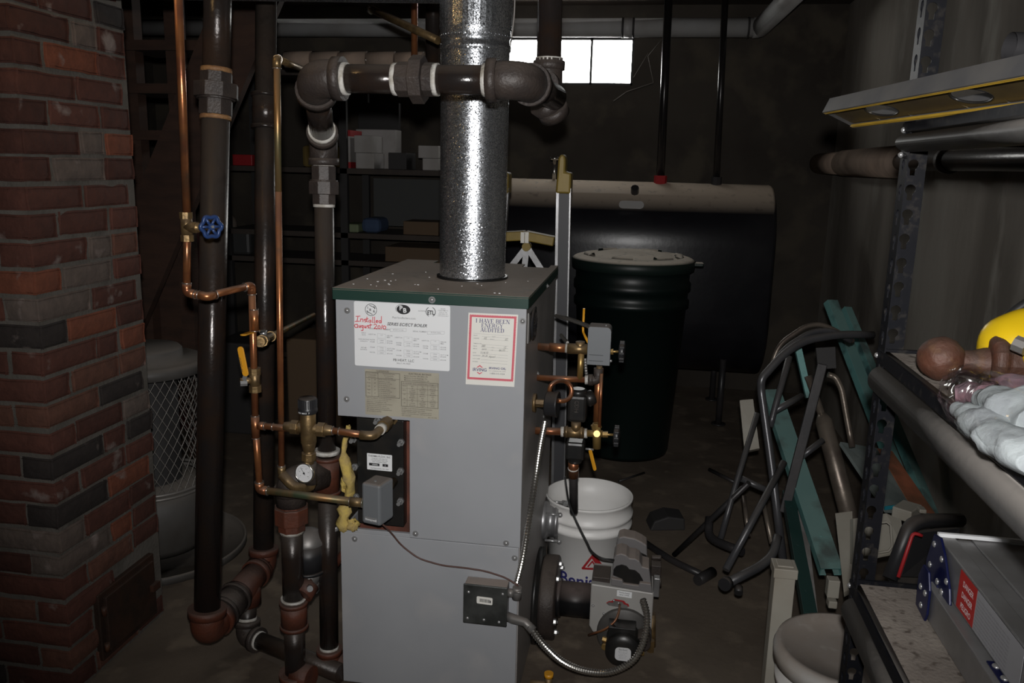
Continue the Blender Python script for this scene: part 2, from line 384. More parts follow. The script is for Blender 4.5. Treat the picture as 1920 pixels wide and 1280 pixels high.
def serif(s, txt, cx, y, hgt, mb):
    """stroke-built serif capitals, centred on cx with baseline y"""
    G = {'I': (.42, [('v', .21)]), 'H': (.85, [('v', .15), ('v', .70), ('h', .15, .70, .5)]),
         'A': (.82, [('d', .10, 0, .42, 1, .06), ('d', .42, 1, .74, 0, .17), ('h', .22, .6, .33)]),
         'V': (.80, [('d', .10, 1, .42, 0, .17), ('d', .42, 0, .72, 1, .06)]),
         'E': (.72, [('v', .15), ('h', .15, .62, 1), ('h', .15, .5, .5), ('h', .15, .64, 0), ('t', .62, .8, 1), ('t', .64, 0, .22)]),
         'B': (.76, [('v', .15), ('h', .15, .5, 1), ('h', .15, .52, .5), ('h', .15, .52, 0), ('d', .56, .95, .56, .55, .15), ('d', .62, .45, .62, .05, .16)]),
         'N': (.88, [('w', .15), ('w', .74), ('d', .15, 1, .74, 0, .16)]), 'R': (.80, [('v', .15), ('h', .15, .5, 1), ('h', .15, .5, .48), ('d', .56, .95, .56, .55, .15), ('d', .42, .48, .72, 0, .15)]),
         'G': (.82, [('d', .16, .8, .16, .2, .16), ('h', .2, .6, 1), ('h', .2, .6, 0), ('t', .66, .75, 1), ('d', .66, 0, .66, .45, .14)]),
         'Y': (.78, [('d', .08, 1, .40, .5, .15), ('d', .40, .5, .70, 1, .06), ('d', .40, 0, .40, .5, .16)]),
         'U': (.84, [('d', .18, 1, .18, .15, .16), ('h', .22, .64, .02), ('d', .70, .12, .70, 1, .06)]),
         'D': (.82, [('v', .15), ('h', .15, .55, 1), ('h', .15, .55, 0), ('d', .66, .85, .66, .15, .17)]),
         'T': (.76, [('v', .38), ('h', .06, .70, 1), ('t', .06, .76, 1), ('t', .70, .76, 1)]), ' ': (.34, [])}
    KX = 1.12; tot = sum(G[c][0]+.06 for c in txt)*hgt*KX; x = cx-tot/2
    L_ = lambda x0, y0, x1, y1, w: s.line([(x+x0*hgt*KX, y-y0*hgt), (x+x1*hgt*KX, y-y1*hgt)], w*hgt, mb)
    for c in txt:
        wd, st = G[c]
        for q in st:
            if q[0] in 'vw':
                L_(q[1], .03, q[1], .97, .17 if q[0] == 'v' else .07)
                for yy in (.03, .97): L_(q[1]-.13, yy, q[1]+.13, yy, .06)
            elif q[0] == 'h': L_(q[1], q[3]*.94+.03, q[2], q[3]*.94+.03, .07)
            elif q[0] == 't': L_(q[1], q[2], q[1], q[3], .07)
            else:
                L_(q[1], q[2], q[3], q[4], q[5])
                if c in 'AVYU':
                    for a, b in ((q[1], q[2]), (q[3], q[4])):
                        if b in (0, 1) and not (c == 'A' and b == 1) and not (c in 'V' and b == 0): L_(a-.11, b*.94+.03, a+.11, b*.94+.03, .05)
        x += (wd+.06)*hgt*KX

# ================================================================== SETTING
XL, XR, YB, YF, ZC = -3.4, 1.12, 5.5, -1.0, 2.40
struct('floor', MB().bb((XL-.1, YF-.1, -.1), (XR+.1, YB+.1, 0)), m_floor)
struct('ceiling', MB().bb((XL-.1, YF-.1, ZC), (XR+.1, YB+.1, ZC+.1)), m_ceil)
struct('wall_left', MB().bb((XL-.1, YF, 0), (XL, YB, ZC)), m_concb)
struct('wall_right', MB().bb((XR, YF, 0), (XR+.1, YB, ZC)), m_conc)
struct('wall_front', MB().bb((XL, YF-.1, 0), (XR, YF, ZC)), m_conc)
wa = at(944, 71, YB); wb = at(1190, 66, YB); wc = at(1187, 160, YB)
wx0, wx1, wz0, wz1 = wa.x, wb.x, wc.z, (wa.z+wb.z)/2
wall = MB()
for a, b in (((XL, YB, 0), (wx0, YB+.2, ZC)), ((wx1, YB, 0), (XR, YB+.2, ZC)), ((wx0, YB, 0), (wx1, YB+.2, wz0)), ((wx0, YB, wz1), (wx1, YB+.2, ZC))): wall.bb(a, b)
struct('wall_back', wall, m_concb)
wn = MB()
mx = at(1108, 110, YB).x; dw = wx1-mx
for x in (wx0+.006, mx-dw, mx, wx1-.006): wn.bb((x-.007, YB+.03, wz0), (x+.007, YB+.06, wz1))
for z in (wz0+.008, wz1-.008): wn.bb((wx0, YB+.03, z-.008), (wx1, YB+.06, z+.008))
wo = struct('window_1', wn, M('black_window_bars', (.02, .02, .02), .6))
obj('window_glass', MB().bb((wx0, YB+.042, wz0), (wx1, YB+.046, wz1)), m_glass, wo)
pd = bpy.data.lights.new('window_portal', 'AREA'); pd.shape = 'RECTANGLE'; pd.size = wx1-wx0; pd.size_y = wz1-wz0; pd.cycles.is_portal = True
po = bpy.data.objects.new('window_portal', pd); C.objects.link(po); po.location = ((wx0+wx1)/2, YB+.15, (wz0+wz1)/2); po.rotation_euler = (-math.pi/2, 0, 0)
for i, y in enumerate([.6, 1.1, 1.6, 2.9, 3.35, 3.8, 4.25]):
    struct('ceiling_joist', MB().bb((XL, y-.025, ZC-.13), (XR, y+.025, ZC)), m_wood)

# ================================================================== CHIMNEY
cx, cy0, cy1 = -1.436, 1.77, 2.21
chim = MB(); ch = .067; tones = []
def brick(a, b):
    a, b = V(a), V(b); j = lambda s: random.uniform(-s, s); nv = len(chim.v)
    c = (a+b)/2; d = b-a; c += V((j(.003), j(.003), j(.002)))
    t = random.random()
    if t < .06: col = (.20, .065, .035)
    elif t < .15: col = (.035, .028, .026)
    elif t < .25: col = (.14, .11, .095)
    elif t < .36: col = (.14, .062, .042)
    else:
        q = random.uniform(.7, 1.3); col = (.092*q, .034*q, .024*q)
    # rounded, slightly uneven block
    n = 4; hx, hy, hz = d.x/2, d.y/2, d.z/2; bv = .005
    ang = j(.02)
    def P(x, y, z):
        p = V((x, y, z)); q = noise.noise((c+p)*28+V((3, 1, 9)))*.003
        return c + V((x*math.cos(ang)-y*math.sin(ang), x*math.sin(ang)+y*math.cos(ang), z))+V((q, q, q*.6))
    vs = []; fs = []
    for fi, (ax, s_) in enumerate(((0, 1), (1, -1), (2, 1), (2, -1), (1, 1))):
        o_ = [k for k in range(3) if k != ax]; H = (hx, hy, hz); m0 = len(vs)
        na, nb = (6 if H[o_[0]] > .06 else 4), (6 if H[o_[1]] > .06 else 4)
        for ia in range(na+1):
            for ib in range(nb+1):
                u_a, u_b = -1+2*ia/na, -1+2*ib/nb
                p = [0, 0, 0]; p[ax] = s_*H[ax]; p[o_[0]] = u_a*H[o_[0]]; p[o_[1]] = u_b*H[o_[1]]
                ed = min(H[o_[0]]*(1-abs(u_a)), H[o_[1]]*(1-abs(u_b)))
                if ed < 1e-6: p[ax] -= s_*bv
                vs.append(P(*p))
        for ia in range(na):
            for ib in range(nb):
                k = m0+ia*(nb+1)+ib; fs.append((k, k+nb+1, k+nb+2, k+1) if s_ > 0 else (k, k+1, k+nb+2, k+nb+1))
    chim.add(vs, fs, True); tones.extend([col]*len(vs))
z = .012; row = 0; mj = .010
while z < ZC-.06:
    h = ch-mj+random.uniform(-.002, .002)
    odd = row % 2; door_z = .015 < z < .25
    # face towards the camera, bricks run along X
    x = cx; L0 = .098 if odd else .205
    first = True
    while x > -2.15:
        L = L0 if first else .205
        dy = .205 if (first and odd) else .095
        if first and not odd: dy = .098
        brick((x-L+mj, cy0, z), (x, cy0+dy, z+h)); x -= L; first = False
    y = cy0+(.205 if odd else .098)+mj; k = 0
    while y < cy1-.03:
        L = min(.2 if not (odd and k == 0 and row % 4 == 1) else .1, cy1-y)
        if L < .03: break
        if not (door_z and y+L > cy0+.12): brick((cx-.095, y, z), (cx, y+L-mj, z+h))
        elif y < cy0+.1: brick((cx-.095, y, z), (cx, cy0+.1, z+h))
        y += L; k += 1
    z += ch; row += 1
nb_ = len(chim.v); nf_ = len(chim.f)
chim.cm = 1; chim.bb((-2.15, cy0+.009, 0), (cx-.009, cy1-.004, ZC-.002))
co = obj('chimney', chim, [m_brick, m_mortar])
ca = co.data.color_attributes.new('tone', 'FLOAT_COLOR', 'POINT')
for i, t in enumerate(tones): ca.data[i].color = (*t, 1)
tag(co, 'old red brick chimney with whitish patches, standing left of the boiler', 'chimney')
d_ = MB(); y0, y1, z0, z1 = 1.885, 2.15, .035, .235
d_.bb((cx-.01, y0, z0), (cx+.008, y1, z1)); d_.bb((cx+.004, y0+.02, z0+.02), (cx+.018, y1-.02, z1-.015))
dd = obj('cleanout_door', d_, M('sooty_rusty_door', (.03, .018, .013), .6, .1, (.05, .024, .015), 18, .4, 90), co, bev=.003)
obj('door_latch', MB().bb((cx+.016, y1-.045, .13), (cx+.03, y1-.01, .15)), m_rust, dd)
for z_ in (.06, .17): obj('hinge', MB().cyl((cx+.014, y0+.012, z_), (cx+.014, y0+.012, z_+.025), .007), m_rust, dd)

# ================================================================== BOILER
BX0, BX1, BY0, BY1 = -.752, -.272, 1.95, 2.60
ZT = at(993, 579, 1.95).z   # under the hood
zb = 0.0
boil = thing('boiler', 'tall grey steel heating boiler with dark green top and stickers on its front', 'boiler', ((BX0+BX1)/2, (BY0+BY1)/2, 0))
zs = at(768, 1008, BY0).z   # seam
ox1 = at(768, 900, BY0).x; oz1 = at(720, 785, BY0).z; oz0 = at(768, 1001, BY0).z
t = .006
up = MB().prism([(ox1, zs+.001), (BX1, zs+.001), (BX1, ZT+.01), (BX0, ZT+.01), (BX0, oz1), (ox1, oz1)], (0, BY0, 0), (1, 0, 0), (0, 0, 1), (0, t, 0))
obj('upper_front_panel', up, m_jacket, boil, bev=.0012)
obj('lower_front_panel', MB().bb((BX0, BY0+.001, .02), (BX1-.003, BY0+.007, zs-.001)).bb((BX0, BY0+.001, zs-.001), (ox1, BY0+.012, oz0)), m_jacket, boil, bev=.0012)
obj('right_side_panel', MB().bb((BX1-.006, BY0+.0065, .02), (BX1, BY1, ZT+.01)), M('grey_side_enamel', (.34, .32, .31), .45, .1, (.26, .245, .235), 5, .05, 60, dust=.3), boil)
obj('left_side_panel', MB().bb((BX0, BY0+.2, .02), (BX0+.006, BY1, ZT+.01)).bb((BX0, BY0+.0065, .02), (BX0+.006, BY0+.2, oz0-.01)).bb((BX0, BY0+.0065, oz1), (BX0+.006, BY0+.2, ZT+.01)), m_jacket, boil)
obj('back_panel', MB().bb((BX0, BY1-.006, .02), (BX1, BY1, ZT-.02)), m_jacket, boil)
obj('base_frame', MB().bb((BX0+.01, BY0+.03, 0), (BX1-.02, BY1-.01, .03)), m_blackpl, boil)
# hood with two slots at its rear edge
hz = at(993, 556, BY0).z; e = .006
X0, X1, Y0, Y1 = BX0-e, BX1+e, BY0-e, BY1+e
fx, fy, fr = at(885, 512, 2.24).x, 2.245, .0905
hood = MB()
n1 = (atz(775, 500, hz).x+.03, atz(822, 500, hz).x+.005); n2 = (atz(962, 498, hz).x, atz(1030, 500, hz).x)
hood.prism([(X0, Y0), (X1, Y0), (X1, Y1), (n2[1], Y1), (n2[1], Y1-.07), (n2[0]+.03, Y1-.07), (n2[0]+.03, Y1), (n1[1], Y1), (n1[1], Y1-.07), (n1[0], Y1-.07), (n1[0], Y1), (X0, Y1)], (0, 0, hz-.004), (1, 0, 0), (0, 1, 0), (0, 0, .004))
hood.bb((X0, Y0, ZT), (X1, Y0+.003, hz-.004)).bb((X0, Y0, ZT), (X0+.003, Y1, hz-.004)).bb((X1-.003, Y0, ZT), (X1, Y1, hz-.004))
ho = obj('hood', hood, m_green, boil, bev=.0012, label='dark green hood under a layer of brown dust')
fl = MB()
for i in range(30):
    x, y = random.uniform(X0+.03, X1-.03), Y0+random.uniform(.02, .45)**1.2*1.0
    if (x-fx)**2+(y-fy)**2 < (fr+.01)**2: continue
    s_ = random.uniform(.0010, .0032); a = random.uniform(0, 3)
    fl.prism([(s_*math.cos(a+k*1.3), s_*.6*math.sin(a+k*1.3)) for k in range(5)], (x, y, hz), (1, 0, 0), (0, 1, 0), (0, 0, .0012))
o = obj('paint_flakes', fl, m_white, ho); o['kind'] = 'stuff'
obj('flue_collar', MB().lathe([(fr+.004, -.02), (fr+.008, 0), (fr+.008, .006), (fr+.002, .006)], (fx, fy, hz), (0, 0, 1), 40), m_blackpl, boil)
def screw(p, n, r=.0055):
    p = V(p); n = V(n); u, w = frame(n)
    mb = MB().lathe([(0, .0045), (r*.55, .004), (r*.9, .002), (r, 0)], p, n, 12).cyl(p-n*.001, p+n*.0008, r*1.45, seg=14)
    mb.box(p+n*.0045, (r*1.3, .001, .0012), (u, w, n))
    return obj('screw', mb, m_screw, boil)
for x, y in ((651, 582), (980, 602), (650, 748), (779, 1000), (949, 1018)): screw(at(x, y, BY0), (0, -1, 0))
for x, y in ((665, 1010), (965, 1046)): screw(at(x, y, BY0+.001), (0, -1, 0))
screw(at(810, 562, BY0-e), (0, -1, 0), .006)
for x, y in ((1026, 536), (1008, 700), (1019, 780)): screw(atx(x, y, X1 if y < 560 else BX1), (1, 0, 0), .005)
# cast block, coil plate and bolts
obj('boiler_block', MB().bb((BX0+.022, BY0+.075, .04), (BX1-.03, BY1-.03, ZT-.03)), m_redox, boil, bev=.004)
py = BY0+.045
pa, pb = at(668, 783, py), at(757, 992, py)
pl = obj('coil_plate', MB().bb((pa.x, py, pb.z+.006), (pb.x, py+.035, pa.z)), m_blackpl, boil, bev=.002, label='black bolted tankless coil cover plate')
for x, y in ((709, 787), (753, 828), (666, 874), (752, 882), (668, 930), (752, 938), (664, 822)):
    p = at(x, y, py-.002); n = V((0, -1, 0)); b = MB().tube([p, p+n*.008], .0095, 6, smooth=False).cyl(p+n*.006, p+n*.026, .0052, seg=12)
    obj('bolt', b, m_screw, pl)
s = Sheet(at(688, 849, py-.001), (1, 0, -.012), (0, 0, -1), 1, (0, -1, 0)); sw = at(735, 850, py).x-at(688, 850, py).x
sw, sh = sw, sw*.66
tp = s.plate(sw, sh, .002, name='maker_plate', mat=m_white, parent=pl, label='small white maker plate lettered THERMA-FLOW, INC.')
s.text('THERMA-FLOW, INC', sw/2, sh*.2, sh*.16, .012, align='CENTER', wx=.92)
for i, tx in enumerate(('TANKLESS COIL MFG CO', 'WATERTOWN, MASS USA', 'MAX WORKING PRESS')): s.text(tx, sw/2, sh*(.32+i*.1), sh*.085, align='CENTER')
s.rect(sw*.08, sh*.58, sw*.5, sh*.74); s.rect(sw*.62, sh*.58, sw*.84, sh*.74); s.text('WATERTOWN, MA  USA', sw/2, sh*.93, sh*.1, align='CENTER')
obj('printed_text', s.mb, m_ink, tp)
s.mb = MB(); s.text('WB4ER', sw*.2, sh*.7, sh*.11, .01, h=.0008); s.text('5', sw*.71, sh*.7, sh*.11, .01, h=.0008); obj('printed_number', s.mb, m_white, tp)
# yellow glass-wool strip hanging out of the opening
ins = MB(); pts = []
for y in range(800, 995, 12):
    w = 1 if y < 860 else (2.2 if y < 920 else (1.7 if y < 950 else 2.6))
    q = at(650+6*math.sin(y*.05), y, BY0+.02-.012*(w > 2)); pts.append((q, .0064*w*(1+.3*math.sin(y*.31))))
ins.tube([p for p, r in pts], [r for p, r in pts], 12)
ins.ball(at(662, 984, BY0), .016, (1, .7, 1), nz=.5, nsc=40); ins.ball(at(648, 905, BY0+.02), .014, (1, .7, 1.6), nz=.5, nsc=40); ins.ball(at(654, 935, BY0+.02), .010, (1, .7, 1.6), nz=.5, nsc=40)
for v in ins.v: v += V((noise.noise(v*110), noise.noise(v*110+V((5, 5, 5))), noise.noise(v*110+V((9, 0, 3)))))*.007
obj('insulation_strip', ins, m_yins, boil, label='ragged yellow glass wool hanging from the front opening')
# --- stickers on the front
def yplate(px, py_, pw, ph, Yp, ang=0):
    o = at(px, py_, Yp); return o
Yp = BY0-.0012
s = Sheet(at(663.5, 564, Yp), (1, 0, 0), (0, 0, -1), 1, (0, -1, 0)); k = (at(844, 590, Yp).x-at(663.5, 564, Yp).x)/1002
W_, H_ = 1002*k, 672*k
s.ux *= k; s.uy *= k
st = Sheet.plate(s, 1002, 672, 18, name='rating_sticker', mat=m_white, parent=boil, label='white rating sticker lettered SERIES EC/ECT BOILER')
A = MB()   # black print. coordinates are in sticker units
X = lambda x, y: (x-20, (y-25)-(x-20)*.058)
def T(t_, x, y, size, **kk): a = X(x, y); s.text(t_, a[0], a[1], size, **kk)
T('SERIES EC/ECT BOILER', 575, 288, 43, bold=.016, shear=.3, align='CENTER', mb=A, wx=.98)
T('PB HEAT, LLC', 540, 655, 37, bold=.003, align='CENTER', mb=A); 
cxx, cyy = X(540, 117); s.ell(cxx, cyy, 72, 48, A); s.line([(cxx-75+6*math.cos(2.2+q*.2)*0+0, cyy-20+q*4) for q in range(0)], 3, A)
s.line([(cxx+78*math.cos(a)-4, cyy-2+52*math.sin(a)) for a in [2.6+i*.15 for i in range(15)]], 3, A)
for cc, r1 in ((X(200, 117), 60),): s.line([(cc[0]+r1*math.cos(a*.22), cc[1]+r1*math.sin(a*.22)) for a in range(29)], 5, A)
for (a, b) in (((185, 70), (245, 100)), ((155, 130), (215, 165)), ((232, 82), (240, 108)), ((160, 125), (166, 150))): s.line([X(*a), X(*b)], 6, A)
T('I', 162, 105, 34, bold=.02, mb=A); T('B', 192, 128, 34, bold=.02, mb=A, align='CENTER'); T('R', 232, 146, 34, bold=.02, mb=A, align='CENTER')
ce = X(823, 142)
for a0 in (2.0, -1.15): s.line([(ce[0]+48*math.cos(a0+i*.2), ce[1]+48*math.sin(a0+i*.2)) for i in range(12)], 6, A)
T('ETL', 823, 170, 58, bold=.03, align='CENTER', mb=A, wx=.8)
obj('printed_text', A, m_ink, st)
B = MB(); s.text('P', cxx-26, cyy+8, 66, .03, align='CENTER', mb=B, h=.0008); s.text('B', cxx+14, cyy+30, 66, .03, align='CENTER', mb=B, h=.0008)
obj('white_initials', B, m_white, st)
G = MB(); T('PeerlessBoilers.com', 545, 213, 30, align='CENTER', mb=G); T('INTERTEK', 735, 140, 18, mb=G, align='CENTER')
for i, q in enumerate(('BOILER', 'CONFORMS TO', 'ANSI/UL 726', 'CERTIFIED TO', 'CAN/CSA B140.7')): T(q, 950, 118+i*18, 15, mb=G, align='CENTER', bold=.006)
T('BOILER MODEL NUMBER', 290, 323, 20, mb=G, align='CENTER', bold=.008); T('SERIAL NUMBER', 710, 350, 20, mb=G, align='CENTER', bold=.008)
T('EC/ECT-4-150', 485, 333, 18, mb=G, align='CENTER'); T('ECT04123456', 877, 362, 18, mb=G, align='CENTER'); T('BALLY, PA 19503', 540, 682, 20, mb=G, align='CENTER', bold=.006)
for (x0, y0, x1, y1) in ((400, 312, 570, 342), (790, 342, 965, 370)):
    s.line([X(x0, y0), X(x1, y0), X(x1, y1), X(x0, y1)], 1.6, G, closed=True)
T('INPUT', 120, 362, 17, mb=G, align='CENTER', bold=.008); T('RATE', 120, 382, 17, mb=G, align='CENTER', bold=.008); T('DOE HEATING', 120, 428, 17, mb=G, align='CENTER', bold=.008); T('CAPACITY', 120, 448, 17, mb=G, align='CENTER', bold=.008)
T('NET IBR', 118, 515, 17, mb=G, align='CENTER', bold=.008); T('RATINGS', 118, 535, 17, mb=G, align='CENTER', bold=.008)
for c0 in (0, 280, 560):
    yo = c0*.06; c0x = 180+c0
    for (t1, t2, yy) in (('LIGHT OIL', 'GAL/HR', 378), ('', 'MBH', 396), ('WATER', 'BTU/HR', 434), ('STEAM', 'BTU/HR', 455), ('STEAM', 'SQ FT STM', 512), ('', 'BTU/HR', 532), ('WATER', 'BTU/HR', 565)):
        if t1: s.text(t1, c0x+30-20, yy-25+yo-(c0x-20)*0-12, 17, bold=.008, mb=G, align='CENTER')
        s.text(t2, c0x+185-20, yy-25+yo-8, 17, bold=.008, mb=G)
        s.text('1.25' if yy < 390 else '%d000' % random.randint(100, 190), c0x+128-20, yy-25+yo-(11 if t1 else 9), 15, bold=.0, mb=G, align='CENTER') if t1 or yy > 400 else None
    for yy, hh_ in ((357, 44), (412, 44), (490, 44), (544, 24)): s.line([(c0x+85-20, yy-32+yo), (c0x+85-20, yy-32+hh_+yo), (c0x+172-20, yy-32+hh_+yo), (c0x+172-20, yy-32+yo)], 1.3, G, closed=True)
obj('small_print', G, m_inkg, st)
R = MB()   # red handwriting, drawn as pen strokes
def pen(strokes, ox, oy, sc_, w, mb):
    for st_ in strokes: s.line([(ox+x*sc_, oy+y*sc_) for x, y in st_], w, mb, h=.001)
arc = lambda cx_, cy_, rx, ry, a0, a1, n=8: [(cx_+rx*math.cos(math.radians(a0+(a1-a0)*i/n)), cy_+ry*math.sin(math.radians(a0+(a1-a0)*i/n))) for i in range(n+1)]
w1 = [[(5, 5), (45, 0)], [(25, 3), (15, 50)], [(-5, 52), (40, 48)],                                   # I
      [(50, 25), (48, 50)], [(50, 32)]+arc(62, 34, 10, 9, -150, 0)+[(72, 52)],                      # n
      arc(92, 33, 9, 6, -20, -200)+arc(92, 45, 9, 7, -60, 120), [(110, 5), (108, 45), (118, 52)], [(98, 25), (122, 20)],  # s t
      arc(136, 42, 10, 10, -40, -360), [(147, 30), (148, 52)], [(165, 2), (163, 52), (168, 54)], [(182, 0), (180, 54), (186, 56)],   # a l l
      [(196, 42), (212, 38)]+arc(204, 42, 10, 11, -10, -310), arc(232, 42, 10, 11, 0, 360), [(246, -8), (244, 54)]]  # e d
pen(w1, 15, 152, 1.12, 7.5, R)
w2 = [arc(14, 30, 14, 16, -20, -330), [(26, 12), (30, 46)], [(40, 22), (40, 40), (50, 42), (54, 22), (56, 44)], arc(72, 32, 9, 9, 0, 360), [(82, 22), (80, 62)]+arc(70, 62, 10, 9, 0, 140),
      [(94, 24), (94, 42), (104, 44), (108, 24), (110, 46)], arc(128, 26, 8, 5, -20, -200)+arc(128, 38, 8, 6, -60, 120), [(150, 2), (147, 44)], [(138, 18), (166, 12)],
      arc(196, 16, 13, 11, -170, 20)+[(184, 46), (216, 44)], arc(232, 30, 11, 15, 0, 360), [(262, 8), (254, 46)], arc(282, 30, 13, 15, 0, 360)]
pen(w2, 5, 222, 1.12, 7.5, R)
obj('red_handwriting', R, m_inkr, st)
# yellowed table sticker below it
s2 = Sheet(at(684, 691, Yp+.0005), (1, 0, 0), (0, 0, -1), k, (0, -1, 0))
st2 = s2.plate(786, 490, 0, name='installation_sticker', mat=m_beigest, parent=boil, label='yellowed installation table sticker below the white one')
A = MB()
s2.text('CLEARANCES', 190, 22, 22, bold=.010, align='CENTER', mb=A); s2.text('ELECTRICAL RATINGS', 585, 30, 24, bold=.010, align='CENTER', mb=A, shear=.15)
for i, q in enumerate(('Burner Assembly 120V 60Hz 1 Ph', 'Maximum Circuit Amperage 15A', 'Maximum Overload Protection 15A')): s2.text(q, 420, 52+i*22, 18, bold=.005, mb=A)
s2.line([(10, 30), (372, 30), (372, 290), (10, 290)], 4, A, closed=True); s2.line([(142, 30), (142, 290)], 3, A); s2.line([(10, 92), (372, 92)], 3, A); s2.line([(75, 92), (75, 290)], 2, A)
for i, q in enumerate(('Clearance from Jacket', 'to Combustible', 'Construction')): s2.text(q, 75, 46+i*20, 15, align='CENTER', mb=A, bold=.007)
for i, q in enumerate(('Recommended Space', 'For Accessibility', 'and Servicing')): s2.text(q, 257, 46+i*20, 15, align='CENTER', mb=A, bold=.007)
for i, (a, b) in enumerate((('Top', '18"'), ('Front', '24"'), ('Left', '6"'), ('Right', '6"'), ('Flue', '9"'))):
    yy = 115+i*36; s2.text(a, 42, yy, 17, align='CENTER', mb=A, bold=.007); s2.text(b, 108, yy, 17, align='CENTER', mb=A, bold=.007)
for i in range(9): s2.text(('24" for cleaning heat exchanger', 'and flueway passages', '24" for burner servicing', '18" for servicing coil')[i % 4], 148, 108+i*21, 16, mb=A, bold=.005, wx=.9)
for i, q in enumerate(('Boiler Floor Material   Combustible floor base', 'may be used with pad below boiler only', 'Boiler Room: Combustible per code', 'Provide adequate combustion air and ventilation', 'for the area in which boiler is placed', 'Must comply with local and national codes', 'Bolt casing for anchoring on combustible floors', 'Do not install on carpeting')):
    s2.text(q, 18, 312+i*20, 16, mb=A, bold=.008 if i in (0, 2, 6, 7) else .0, wx=.88)
s2.line([(390, 108), (778, 108), (778, 372), (390, 372)], 4, A, closed=True); s2.text('OIL BURNER AND NOZZLE REQUIREMENTS', 584, 134, 19, align='CENTER', mb=A, bold=.008)
for yy in (142, 180, 235, 305): s2.line([(390, yy), (778, yy)], 2, A)
for xx in (450, 560, 668): s2.line([(xx, 142), (xx, 372)], 2, A)
for j, xx in enumerate((420, 505, 614, 722)):
    for i in range(11 if j else 5):
        s2.text(('FIRING', 'RATE', '1.25', '1.00', '1.45')[i] if not j else ('BECKETT', 'AFG', 'F4', '1.10 60 B', 'DELAVAN', 'CARLIN', '70CRD')[(i+j) % 7], xx, 160+i*(20 if j else 45), 15, align='CENTER', mb=A, bold=.007)
for i, q in enumerate(('See NFPA 31 and CSA B139 (Canada) for combustion', 'air and combustion venting requirements', 'CLOSET INSTALLATION   This is approved only for', 'closet on noncombustible floor. Clear spacing shown', 'refer to the label')): s2.text(q, 390, 398+i*19, 16.5, mb=A, bold=.008 if i < 3 else .0, wx=.9)
s2.text('BD71 REV 0704', 765, 480, 14, align='RIGHT', mb=A)
obj('printed_text', A, M('faded_black_ink', (.06, .055, .045), .6), st2)
# energy audit card
o0 = at(878.5, 586, Yp); o1 = at(971.5, 590, Yp); o2 = at(873, 720, Yp)
s3 = Sheet(o0, o1-o0, o2-o0, (o1-o0).length/800, (0, -1, 0)); Hc = (o2-o0).length/((o1-o0).length/800)
st3 = s3.plate(800, Hc, 0, t=.0008, name='audit_card', mat=m_card, parent=boil, label='white card with a pink-red border reading I HAVE BEEN ENERGY AUDITED')
A = MB()
a0, a1, b0, b1 = 22, 778, 28, Hc-88
for (x0, y0, x1, y1) in ((a0, b0, a1, b0+42), (a0, b1-42, a1, b1), (a0, b0, a0+42, b1), (a1-42, b0, a1, b1)): s3.rect(x0+6, y0+6, x1-6, y1-6, A)
for i in range(28):
    x = a0+14+i*27; s3.ell(x, b0+4, 9, 9, A, n=8); s3.ell(x, b1-4, 9, 9, A, n=8)
for i in range(int((b1-b0)/27)):
    y = b0+14+i*27; s3.ell(a0+4, y, 9, 9, A, n=8); s3.ell(a1-4, y, 9, 9, A, n=8)
s3.poly([(168, 888), (222, 846), (276, 888), (252, 890), (222, 868), (192, 890)], A); s3.poly([(174, 968), (222, 1004), (272, 968), (252, 964), (222, 984), (194, 964)], A)
obj('border_print', A, m_inkpink, st3)
A = MB(); serif(s3, 'I HAVE BEEN', 400, 152, 62, A); serif(s3, 'ENERGY', 395, 225, 62, A); serif(s3, 'AUDITED', 400, 298, 62, A)
obj('navy_headline', A, m_inkn, st3); A = MB(); s3.text('IRVING', 222, 950, 74, bold=.012, align='CENTER', mb=A, wx=.98); s3.text('IRVING OIL', 510, 905, 48, bold=.018, align='CENTER', mb=A, wx=1.15)
obj('navy_lettering', A, m_inkn, st3)
A = MB(); s3.text('P.O. LONDON, NH 10794', 510, 944, 24, align='CENTER', mb=A); s3.text('1-800-515-1024', 510, 990, 38, bold=.010, align='CENTER', mb=A)
for i, (q, yy) in enumerate((('DRAFT', 372), ('OVERFIRE', 416), ('TEMPERATURE', 502), ('GROSS', 545), ('SMOKE', 588), ('DATE', 655), ('TECHNICIAN', 700), ('CUST. NAME', 752), ('ADDRESS', 800))):
    s3.text(q, 98, yy, 21, bold=.012, mb=A); s3.line([(235, yy+4), (670, yy+12)], 2.2, A)
s3.text('DRAFT', 400, 378, 19, mb=A); s3.text('BREECH', 372, 420, 19, mb=A); s3.text('CO2', 400, 556, 19, mb=A); s3.text('EFF', 400, 600, 19, mb=A); s3.line([(95, 332), (690, 345)], 2, A)
obj('small_print', A, m_inkg, st3)
A = MB()
for (x, y, st_) in ((260, 420, '.02'), (600, 425, '.02'), (230, 548, '380'), (590, 556, '12'), (240, 598, 'zero'), (520, 606, '86.5%'), (215, 660, '7/14/10'), (250, 712, 'M. H'), (360, 718, 'Apoul')): s3.text(st_, x, y, 50, bold=-.008, shear=.35, mb=A, rot=-.05, wx=.85)
obj('pen_handwriting', A, m_ink, st3)

